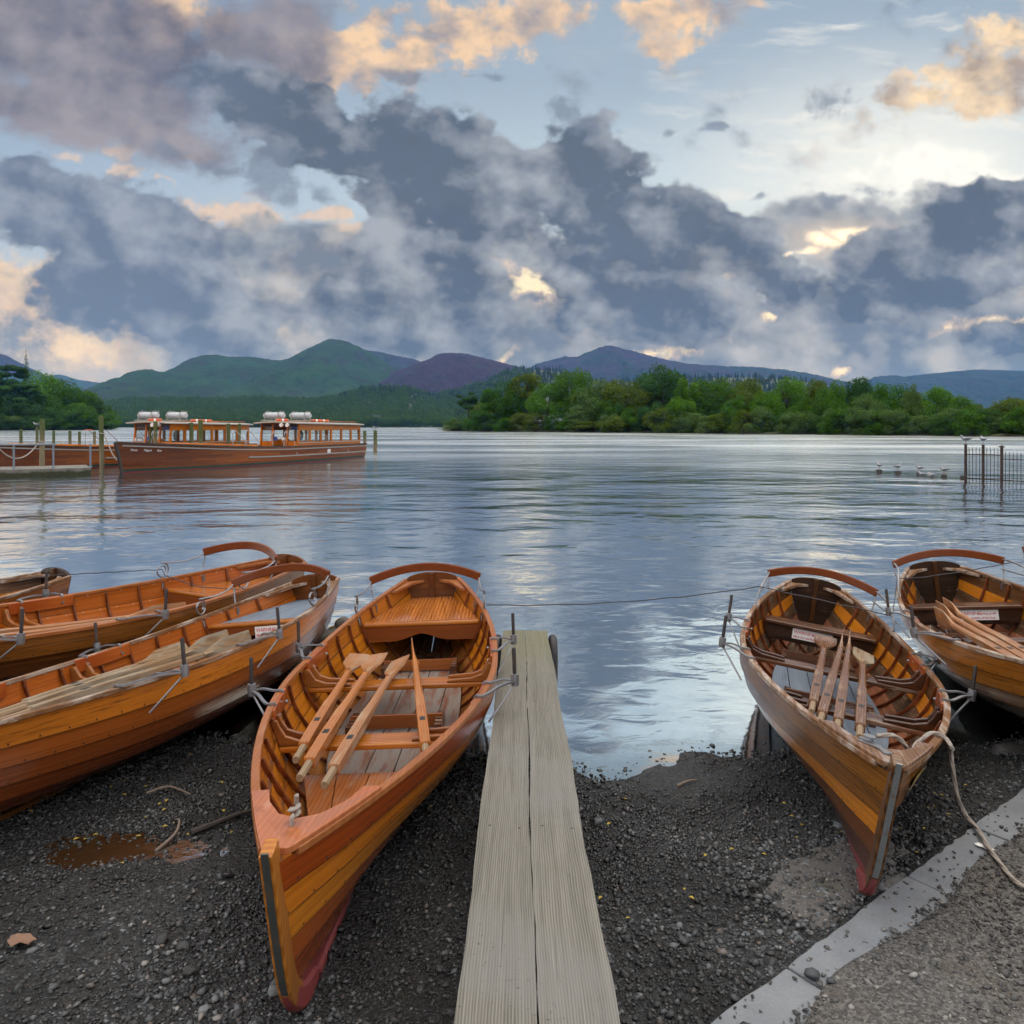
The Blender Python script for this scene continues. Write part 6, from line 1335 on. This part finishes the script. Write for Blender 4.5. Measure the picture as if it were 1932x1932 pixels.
def crown_pts(kind, n, g):
    """unit crown: z 0..1, radius about .5; returns leaf centres, normals, tone"""
    K = dict(oak=34, dome=30, tall=34, pine=16, spruce=46, column=26)[kind]; cs, rs = [], []
    for k in range(K):
        if kind == 'oak':
            d = g.standard_normal(3); d /= np.linalg.norm(d); r = g.uniform(.55, 1) ** .5; c = np.array([d[0] * .40 * r, d[1] * .40 * r, .58 + d[2] * .33 * r]); R = g.uniform(.10, .20)
        elif kind == 'dome':
            a = g.uniform(0, 2 * PI); h = g.uniform(0, 1); rr = math.sqrt(max(0, 1 - h ** 2.2)) * g.uniform(.6, 1.0) * .42; c = np.array([rr * math.cos(a), rr * math.sin(a), .06 + h * .78]); R = g.uniform(.11, .20)
        elif kind == 'tall':
            h = g.uniform(0, 1); a = g.uniform(0, 2 * PI); rr = (.22 + .2 * math.sin(PI * min(1, h * 1.05) ** .8)) * g.uniform(.35, 1.0); c = np.array([rr * math.cos(a), rr * math.sin(a), .14 + h * .78]); R = g.uniform(.07, .14)
        elif kind == 'pine':
            h = g.uniform(0, 1) ** .6; a = g.uniform(0, 2 * PI); rr = g.uniform(.1, .45) * (1.05 - .5 * h); c = np.array([rr * math.cos(a), rr * math.sin(a), .5 + h * .45]); R = g.uniform(.09, .15)
        elif kind == 'spruce':
            h = (k + .5) / K; a = k * 2.4; rr = (1 - h) ** .8 * .24 + .01; c = np.array([rr * .6 * math.cos(a), rr * .6 * math.sin(a), .1 + h * .87]); R = rr * .75 + .012
        else:
            h = g.uniform(0, 1); a = g.uniform(0, 2 * PI); rr = (1 - h) ** .7 * .26 * g.uniform(.4, 1); c = np.array([rr * math.cos(a), rr * math.sin(a), .04 + h * .92]); R = .05 + .06 * (1 - h)
        cs.append(c); rs.append(R)
    cs, rs = np.array(cs), np.array(rs); w = rs ** 2; k = g.choice(K, n, p=w / w.sum()); d = g.standard_normal((n, 3)); d /= np.linalg.norm(d, axis=1, keepdims=True)
    flat = dict(pine=.35, spruce=.28).get(kind, .95); d2 = d * [1, 1, flat]
    C = cs[k] + d2 * (rs[k] * g.uniform(.72, 1.08, n))[:, None]; Nn = d + g.standard_normal((n, 3)) * .42 + [0, 0, .1]; Nn /= np.linalg.norm(Nn, axis=1, keepdims=True)
    tone = np.clip(.15 + .75 * g.uniform(0, 1, K)[k] * g.uniform(.5, 1.2, n), 0, 1)
    return C, Nn, tone, cs, rs
def crown_mesh(name, kind, n, leaf, m_, seed):
    g = np.random.default_rng(seed); C, Nn, tone, cs, rs = crown_pts(kind, n, g); V, F = quads(C, Nn, np.full(n, leaf), g)
    return np_mesh(name, V, F, m_, 'mesh', attr={'tone': ('FACE', tone)}), cs
def trunk_mesh(name, kind, cs, seed, m_):
    g = random.Random(seed); mb = MB(); top = {'oak': .62, 'tall': .8, 'pine': .85, 'spruce': .98, 'dome': .4, 'column': .8}[kind]; r0 = {'oak': .028, 'tall': .024, 'pine': .022, 'spruce': .014, 'dome': .02, 'column': .02}[kind]
    pth = [Vector((.012 * math.sin(k * 1.7 + seed), .012 * math.cos(k * 1.3 + seed), top * k / 6 - .03)) for k in range(7)]; mb.tube(pth, r0, 7, scales=[1.3 - .9 * k / 6 for k in range(7)])
    if kind != 'spruce':
        for c in list(cs)[::3]:
            z0 = max(.12, min(top - .05, c[2] * .62)); b = Vector((0, 0, z0)); e = Vector(c); mb.tube(smooth_path([b, b.lerp(e, .5) + Vector((0, 0, .02)), e], 2), r0 * .38, 5, scales=[1, .8, .65, .5, .3])
    me = bpy.data.meshes.new(name); me.from_pydata(mb.v, [], mb.f); me.polygons.foreach_set('use_smooth', [True] * len(me.polygons)); me.materials.append(m_); return me
M['bark'] = plain('tree_bark', (.045, .036, .028), .9, var=.4, scale=3)
PROTO = {}
def proto(kind, m_, v, n=7500, leaf=.019):
    key = (kind, m_, v)
    if key not in PROTO:
        cm, cs = crown_mesh('crown', kind, n, leaf, LM[m_], 100 + v * 7 + len(PROTO)); PROTO[key] = (cm, trunk_mesh('trunk', kind, cs, v, M['bark']))
    return PROTO[key]
def tree(name, x, y, z, H, w, kind, m_, v, label, cat, group, rz=0.0, n=7500, leaf=.019):
    cm, tm = proto(kind, m_, v, n, leaf); t = empty(name, (x, y, z), (0, 0, rz), label, cat, group); t.scale = (w, w, H)
    for nm, me in (('crown', cm), ('trunk', tm)):
        o = bpy.data.objects.new(nm, me); COL.objects.link(o); o.parent = t
    return t
# island ground
IS = [(835, 326), (850, 314), (900, 298), (1000, 275), (1100, 255), (1250, 234), (1400, 210), (1600, 181), (1800, 160), (1932, 151), (2150, 138), (2500, 124)]
isx = np.array([p[0] for p in IS], float); isd = np.array([p[1] for p in IS], float)
def bank(name, pxs, Ds, depth, seed, m_, rise):
    V = []; nx = len(pxs)
    for t in np.concatenate([[-6, -1.5, 0, 1.5, 4, 9], np.linspace(16, depth, 12)]):
        Z = np.where(t <= 0, t * .25, np.minimum(t * .12, .8 + t * rise)) + (.25 * fbm2(np.arange(nx) * .6, np.full(nx, t * .2), seed, 3) if t > 1 else 0); Z = np.broadcast_to(Z, (nx,))
        D = Ds + t + .8 * fbm2(np.arange(nx) * .9, np.full(nx, .3), seed + 1, 3); V.append(np.stack([(pxs - 966) / 1475 * D, D, Z], -1))
    n = len(V); V = np.concatenate(V); i = np.arange(n - 1)[:, None] * nx + np.arange(nx - 1)[None]
    o = np_mesh(name, V, np.stack([i, i + 1, i + nx + 1, i + nx], -1).reshape(-1, 4), m_, smooth=True); o['kind'] = 'structure'
def bank_mat():
    m_, N, bs = mat('grassy_bank'); P = N.n.new('ShaderNodeTexCoord').outputs['Object']; z = N.sep(P)[2]; n = N.noise(P, .3, 6, .65)
    col = N.mix(n, (.035, .05, .012), (.09, .105, .025)); col = N.mix(N.mr(z, .35, .1), col, (.03, .028, .022)); setp(N, bs, col=col, rough=.95, normal=N.bump(N.noise(P, 2.0, 5, .6), .8, .3)); return m_
M['bank'] = bank_mat()
bank('island_ground', np.linspace(836, 2500, 170), np.interp(np.linspace(836, 2500, 170), isx, isd), 170, 81, M['bank'], .012)
def on_island(px_, back): D = float(np.interp(px_, isx, isd)) + back; return (px_ - 966) / 1475 * D, D, (min(back * .12, .8 + back * .012) if back > 0 else 0) - .15
def isl_tree(px_, ytop, wpx, kind, m_, v, back, label, name='tree', cat='tree', group='trees on the wooded shore', **k):
    x, D, z = on_island(px_, back); H = (804 - ytop) / 1475 * D + EYE - z
    r = random.Random(int(px_ * 7 + back)); return tree(name, x, D, z, H / .98, wpx / 1475 * D / .92, kind, m_, v, label, cat, group, r.uniform(0, 6.28), **k)
T_ = isl_tree
# tallest and most readable trees, each with its own look
T_(884, 740, 62, 'pine', 'pine', 1, 7, 'leaning dark pine with a flat crown at the left tip of the wooded shore', 'pine_tree')
T_(856, 786, 44, 'dome', 'willow', 1, 3, 'low round bush at the far left tip of the wooded shore', 'bush', 'bush', 'bushes along the wooded shore')
T_(930, 736, 74, 'tall', 'oak', 2, 14, 'mid green bushy tree beside the leaning pine')
T_(992, 704, 84, 'tall', 'olive', 1, 22, 'tall yellowish green tree standing highest near the left part of the wooded shore')
T_(962, 722, 70, 'oak', 'oak', 3, 16, 'dark green tree directly left of the tall yellowish tree')
T_(1034, 727, 80, 'oak', 'bright', 1, 12, 'tree with a bare straight trunk in front of the white marquee')
T_(1086, 699, 86, 'oak', 'bright', 2, 20, 'bright green flat topped tree behind the white marquee')
T_(1120, 714, 96, 'dome', 'willow', 2, 12, 'large rounded willowy tree right of the white marquee')
T_(1180, 712, 84, 'oak', 'olive', 2, 18, 'olive green tree between the rounded willowy tree and the tallest oak')
T_(1248, 686, 92, 'oak', 'dark', 1, 20, 'tallest dark oak rising above the whole wooded shore')
T_(1214, 726, 60, 'tall', 'olive', 3, 14, 'browner tree at the left foot of the tallest dark oak')
T_(1300, 716, 60, 'tall', 'bright', 3, 16, 'light green tree at the right side of the tallest dark oak')
T_(1340, 708, 84, 'oak', 'oak', 5, 26, 'full green tree second right of the tallest dark oak')
T_(1410, 716, 80, 'oak', 'olive', 4, 34, 'broad olive crowned tree in the middle of the wooded shore skyline')
T_(1484, 711, 66, 'oak', 'bright', 4, 24, 'compact bright round tree standing proud of the middle skyline')
T_(1540, 712, 60, 'dome', 'olive', 5, 40, 'brownish domed tree on the skyline right of the compact bright tree')
T_(1568, 722, 60, 'oak', 'bright', 5, 16, 'fresh green tree below the brownish domed tree')
T_(1620, 711, 76, 'dome', 'dark', 2, 34, 'dark domed tree forming the right skyline high point')
T_(1682, 722, 72, 'oak', 'oak', 6, 22, 'rounded green tree right of the dark domed high point')
T_(1724, 727, 46, 'tall', 'willow', 4, 12, 'slim pale tree standing upright among the right side trees')
T_(1766, 729, 84, 'dome', 'bright', 6, 26, 'wide bright dome at the right end of the high trees')
T_(1818, 745, 60, 'dome', 'oak', 7, 20, 'lower green dome where the trees step down on the right')
T_(1905, 748, 84, 'dome', 'olive', 6, 22, 'broad low tree against the hill at the right edge')
T_(1448, 740, 66, 'oak', 'bright', 7, 12, 'bright leafy tree below the middle skyline'); T_(1390, 748, 60, 'tall', 'oak', 8, 10, 'dark upright tree in the middle of the bank')
T_(1640, 746, 64, 'oak', 'willow', 3, 12, 'greyish tree below the dark domed high point'); T_(1520, 748, 60, 'oak', 'oak', 9, 10, 'mid green tree just above the waterside bushes, below the brownish dome')
T_(1150, 752, 60, 'oak', 'oak', 10, 8, 'dark tree at the foot of the large rounded willowy tree'); T_(1286, 752, 60, 'oak', 'bright', 8, 8, 'sprawling bright tree leaning over the water right of the oak'); T_(1232, 760, 60, 'oak', 'dark', 3, 7, 'shaded tree at the foot of the tallest dark oak')
# filling trees of the second rank
rT = random.Random(77)
for k, px_ in enumerate(np.linspace(905, 2020, 46)):
    px_ = float(px_) + rT.uniform(-8, 8); sk = float(np.interp(px_, [900, 1000, 1250, 1500, 1700, 1800, 1950, 2020], [752, 730, 722, 726, 736, 746, 760, 762]))
    if 996 < px_ < 1074: continue
    T_(px_, sk + rT.uniform(2, 20), rT.uniform(50, 76), rT.choice(['oak', 'oak', 'dome', 'tall']), rT.choice(['oak', 'bright', 'olive', 'dark', 'oak', 'willow']), rT.randint(11, 12), rT.uniform(26, 75), 'one of the closely packed leafy trees in the second rank of the wooded shore', group='second rank trees of the wooded shore')
for k, px_ in enumerate(np.linspace(868, 2010, 50)):
    px_ = float(px_) + rT.uniform(-7, 7); big = float(np.interp(px_, [860, 1000, 1200, 1500, 1800, 1960], [778, 784, 776, 772, 768, 772]))
    if 1022 < px_ < 1052: continue
    T_(px_, big + rT.uniform(-8, 16), rT.uniform(44, 80), 'dome', rT.choice(['willow', 'willow', 'oak', 'olive', 'dark']), rT.randint(13, 15), rT.uniform(1.0, 7.0), 'one of the rounded waterside bushes lining the wooded shore', 'bush', 'bush', 'bushes along the wooded shore')
# marquee half hidden by trees
x, D, z = on_island(1032, 26); mq = empty('marquee', (x, D, 1.0), (0, 0, -.12), 'white marquee glimpsed between tree trunks on the wooded shore', 'marquee')
mt = plain('marquee_canvas', (.55, .6, .66), .7, var=.06)
MB().prism([(-8.5, -4, 3.0), (-8.5, 0, 5.2), (-8.5, 4, 3.0)], (17, 0, 0)).build('roof', mt, mq); MB().box((0, 0, 1.5), (16.6, 7.6, 3.0)).build('wall', plain('marquee_wall', (.3, .33, .36), .7), mq)
# left headland
HS = np.linspace(-260, 212, 60); bank('headland_ground', HS, np.interp(HS, [-260, 0, 120, 190, 212], [330, 380, 405, 425, 470]), 160, 91, M['bank'], .03)
def head_tree(px_, ytop, wpx, kind, m_, v, back, label, name='tree', cat='tree', group='trees on the left headland', **k):
    D = float(np.interp(px_, [-260, 0, 120, 190, 212], [330, 380, 405, 425, 470])) + back; z = .5; H = (804 - ytop) / 1475 * D + EYE - z
    return tree(name, (px_ - 966) / 1475 * D, D, z, H / .98, wpx / 1475 * D / .92, kind, m_, v, label, cat, group, px_ * .37, **k)
H_ = head_tree
H_(49, 659, 40, 'spruce', 'pine', 2, 30, 'gaunt spruce with a bare wispy tip rising above the left headland', 'spruce_tree', n=2600, leaf=.016)
H_(14, 690, 90, 'pine', 'pine', 3, 24, 'dark layered pine at the far left edge of the headland', 'pine_tree'); H_(72, 703, 90, 'oak', 'bright', 21, 22, 'bright leafy tree directly right of the gaunt spruce'); H_(112, 716, 84, 'oak', 'oak', 22, 20, 'dark rounded tree in the middle of the left headland'); H_(150, 735, 76, 'oak', 'oak', 23, 18, 'green tree where the headland skyline slopes down')
H_(38, 724, 90, 'pine', 'dark', 4, 10, 'spreading dark tree below the gaunt spruce'); H_(172, 752, 66, 'tall', 'willow', 24, 14, 'pale feathery tree near the right end of the headland'); H_(148, 762, 60, 'oak', 'bright', 25, 2, 'bright yellow green willow leaning over the water on the headland'); H_(200, 772, 50, 'dome', 'bright', 26, 2, 'round bright bush at the right end of the headland', 'bush', 'bush')
H_(-30, 700, 90, 'oak', 'dark', 27, 20, 'dark tree partly cut off by the left edge on the headland'); H_(190, 764, 50, 'oak', 'oak', 28, 24, 'small green tree behind the round bright bush')
for k in range(14):
    px_ = -40 + k * 17 + rT.uniform(-5, 5); H_(px_, float(np.interp(px_, [-40, 100, 200], [728, 742, 782])) + rT.uniform(0, 26), rT.uniform(60, 84), rT.choice(['oak', 'dome', 'oak']), rT.choice(['oak', 'dark', 'oak', 'pine']), rT.randint(11, 12), rT.uniform(6, 30), 'one of the dark trees packed below the skyline of the left headland', group='packed trees of the left headland')
for k in range(13):
    px_ = -30 + k * 18 + rT.uniform(-5, 5); H_(px_, 786 + rT.uniform(-8, 8), rT.uniform(44, 64), 'dome', rT.choice(['dark', 'oak', 'willow']), rT.randint(13, 15), rT.uniform(-2, 3), 'one of the dark bushes hanging over the water along the left headland', 'bush', 'bush', 'bushes along the left headland')
o = MB().tube(smooth_path([(-2, 0, .12), (-1, 0, .14), (0, 0, .16), (1, 0, .14), (2, 0, .12)], 3), .30, 8, scales=[.1, .5, .8, .95, 1, 1, 1, 1, 1, .95, .8, .5, .1]).build('kayak', M['orange'], smooth=True, loc=(at(167, 372), 372, 0)); o.rotation_euler = (0, 0, .3); tag(o, 'tiny orange kayak on the lake below the left headland', 'kayak')

# ------------------------------------------------------------------ the far shore: rising ground under one mass of woodland
FT = np.array([(150, 775), (190, 768), (250, 759), (330, 757), (420, 760), (500, 756), (560, 760), (640, 754), (690, 737), (760, 736), (820, 750), (880, 734), (930, 716), (960, 702), (985, 697), (1050, 699), (1110, 719), (1150, 722), (1260, 713), (1330, 711), (1450, 713), (1520, 719), (1600, 737), (1700, 760)], float)
def far_z(px_, D):
    Dr = np.interp(px_, [150, 640, 760, 900, 1700], [1750, 1750, 1900, 2300, 2500]); zr = (804 - np.interp(px_, FT[:, 0], FT[:, 1])) / 1475 * Dr + EYE
    t = np.clip((D - 1120) / (Dr - 1120), 0, 1.3); t2 = np.where(t > 1, 2 - t, t)
    return .6 + (zr - .6) * t2 ** 1.25, t
fp = np.linspace(150, 1700, 160); V = []
for D in np.concatenate([[1112, 1116, 1120, 1135, 1160], np.linspace(1200, 2900, 40)]):
    Z, t = far_z(fp, D); Z = np.where(D < 1120, -1.0 if D < 1115 else 0, Z) + (2.5 * fbm2(fp * .03, np.full(160, D * .01), 95, 4) if D > 1140 else 0); V.append(np.stack([(fp - 966) / 1475 * D, np.full(160, D), Z], -1))
n = len(V); V = np.concatenate(V); i = np.arange(n - 1)[:, None] * 160 + np.arange(159)[None]
o = np_mesh('far_shore', V, np.stack([i, i + 1, i + 161, i + 160], -1).reshape(-1, 4), plain('far_meadow', (.045, .062, .02), .95, var=.4, scale=.01), smooth=True); o['kind'] = 'structure'
g = np.random.default_rng(123)
def wood_mass(name, m_, npts, kinds, pxr, tr, hr, nl, leaf, seed, keepf=None):
    g = np.random.default_rng(seed); protos = []
    for k in range(5):
        C, Nn, tone, *_ = crown_pts(kinds[k % len(kinds)], nl, g); Vq, Fq = quads(C, Nn, np.full(nl, leaf), g); protos.append((Vq, tone))
    p = g.uniform(*pxr, npts); t = g.uniform(*tr, npts); Dr = np.interp(p, [150, 640, 760, 900, 1700], [1750, 1750, 1900, 2300, 2500]); D = 1122 + t * (Dr - 1122)
    if keepf is not None: kf = keepf(p, t, g); p, D, t = p[kf], D[kf], t[kf]
    Z, _ = far_z(p, D); n = len(p); H = g.uniform(*hr, n); Wd = H * g.uniform(.8, 1.15, n) * (.6 if kinds[0] == 'column' else 1); k = g.integers(0, 5, n); VV, TT = [], []
    for q in range(5):
        s = k == q; m = s.sum()
        if not m: continue
        a = g.uniform(0, 6.28, m); ca, sa = np.cos(a)[:, None], np.sin(a)[:, None]; B = protos[q][0]
        X = (B[None, :, 0] * ca - B[None, :, 1] * sa) * Wd[s][:, None] + ((p[s] - 966) / 1475 * D[s])[:, None]; Y = (B[None, :, 0] * sa + B[None, :, 1] * ca) * Wd[s][:, None] + D[s][:, None]; ZZ = B[None, :, 2] * H[s][:, None] + Z[s][:, None] - .8
        VV.append(np.stack([X, Y, ZZ], -1).reshape(-1, 3)); TT.append(np.clip(protos[q][1][None] * .6 + g.uniform(-.1, .45, m)[:, None], 0, 1).ravel())
    VV = np.concatenate(VV); o = np_mesh(name, VV, np.arange(len(VV)).reshape(-1, 4), m_, attr={'tone': ('FACE', np.concatenate(TT))}); o['kind'] = 'stuff'; return o
wood_mass('woodland', leaf_mat('far_wood_leaf', (0.024, 0.068, 0.019), (0.084, 0.157, 0.036)), 2600, ['oak', 'dome', 'tall'], (175, 1000), (0, 1.05), (11, 19), 230, .07, 1)
wood_mass('shore_woodland', leaf_mat('far_shore_leaf', (0.028, 0.080, 0.021), (0.101, 0.185, 0.045)), 420, ['oak', 'dome', 'tall'], (175, 900), (0, .08), (11, 17), 420, .05, 5)
wood_mass('plantation', leaf_mat('far_conifer', (0.010, 0.026, 0.015), (0.031, 0.057, 0.028)), 1900, ['column'], (640, 1640), (.45, 1.06), (14, 22), 260, .06, 2, lambda p, t, g: (p > 860) | (t > .72))
wood_mass('hill_wood', leaf_mat('far_hill_leaf', (0.013, 0.033, 0.015), (0.043, 0.069, 0.024)), 900, ['oak', 'column'], (860, 1640), (0.1, .9), (12, 18), 180, .07, 3)
hx, hD = at(711, 1165), 1165; hz = float(far_z(np.array([711.]), np.array([1165.]))[0][0])
ht = empty('house', (hx, hD, hz + 2), (0, 0, .3), 'grey stone house with gables among trees on the far shore', 'house'); sg_ = plain('house_stone', (.14, .135, .13), .9, var=.2, scale=.6); sl_ = plain('house_slate', (.07, .075, .085), .7, var=.2)
MB().box((0, 0, 4), (11, 8, 8)).prism([(-5.5, -4, 8), (-5.5, 0, 12), (-5.5, 4, 8)], (11, 0, 0)).box((2.5, -4.5, 4), (4.5, 3, 8)).build('wall', sg_, ht); MB().prism([(-5.8, -4.4, 7.7), (-5.8, 0, 12.2), (-5.8, 4.4, 7.7), (-5.8, 0, 12.7)], (11.6, 0, 0)).prism([(.0, -6.3, 7.8), (2.5, -6.3, 12.0), (5.0, -6.3, 7.8), (2.5, -6.3, 12.5)], (0, 6, 0)).build('roof', sl_, ht)
MB().box((-3.5, 0, 13), (1.2, 1.2, 4)).build('chimney', sg_, ht)
wi = MB()
for x, z in ((2.5, 3), (2.5, 6.4), (-3, 3), (-3, 6), (-.8, 6)): wi.box((x, -6.05 if x == 2.5 else -4.05, z), (1.1, .1, 1.6))
wi.build('window', plain('house_window', (.02, .025, .03), .2), ht)

# ------------------------------------------------------------------ evening air
hm, N, bs = mat('haze_air'); N.n.remove(bs); pv = N.n.new('ShaderNodeVolumePrincipled')
N.put(pv.inputs['Color'], (.14, .40, 1.0)); N.put(pv.inputs['Absorption Color'], (1.0, 1.0, 1.0)); pv.inputs['Density'].default_value = 0.00007; pv.inputs['Anisotropy'].default_value = 0.2
N.l.new(pv.outputs[0], N.n['Material Output'].inputs['Volume'])
o = MB().box((0, 3700, 265), (11000, 8800, 540)).build('haze', hm); o['kind'] = 'stuff'
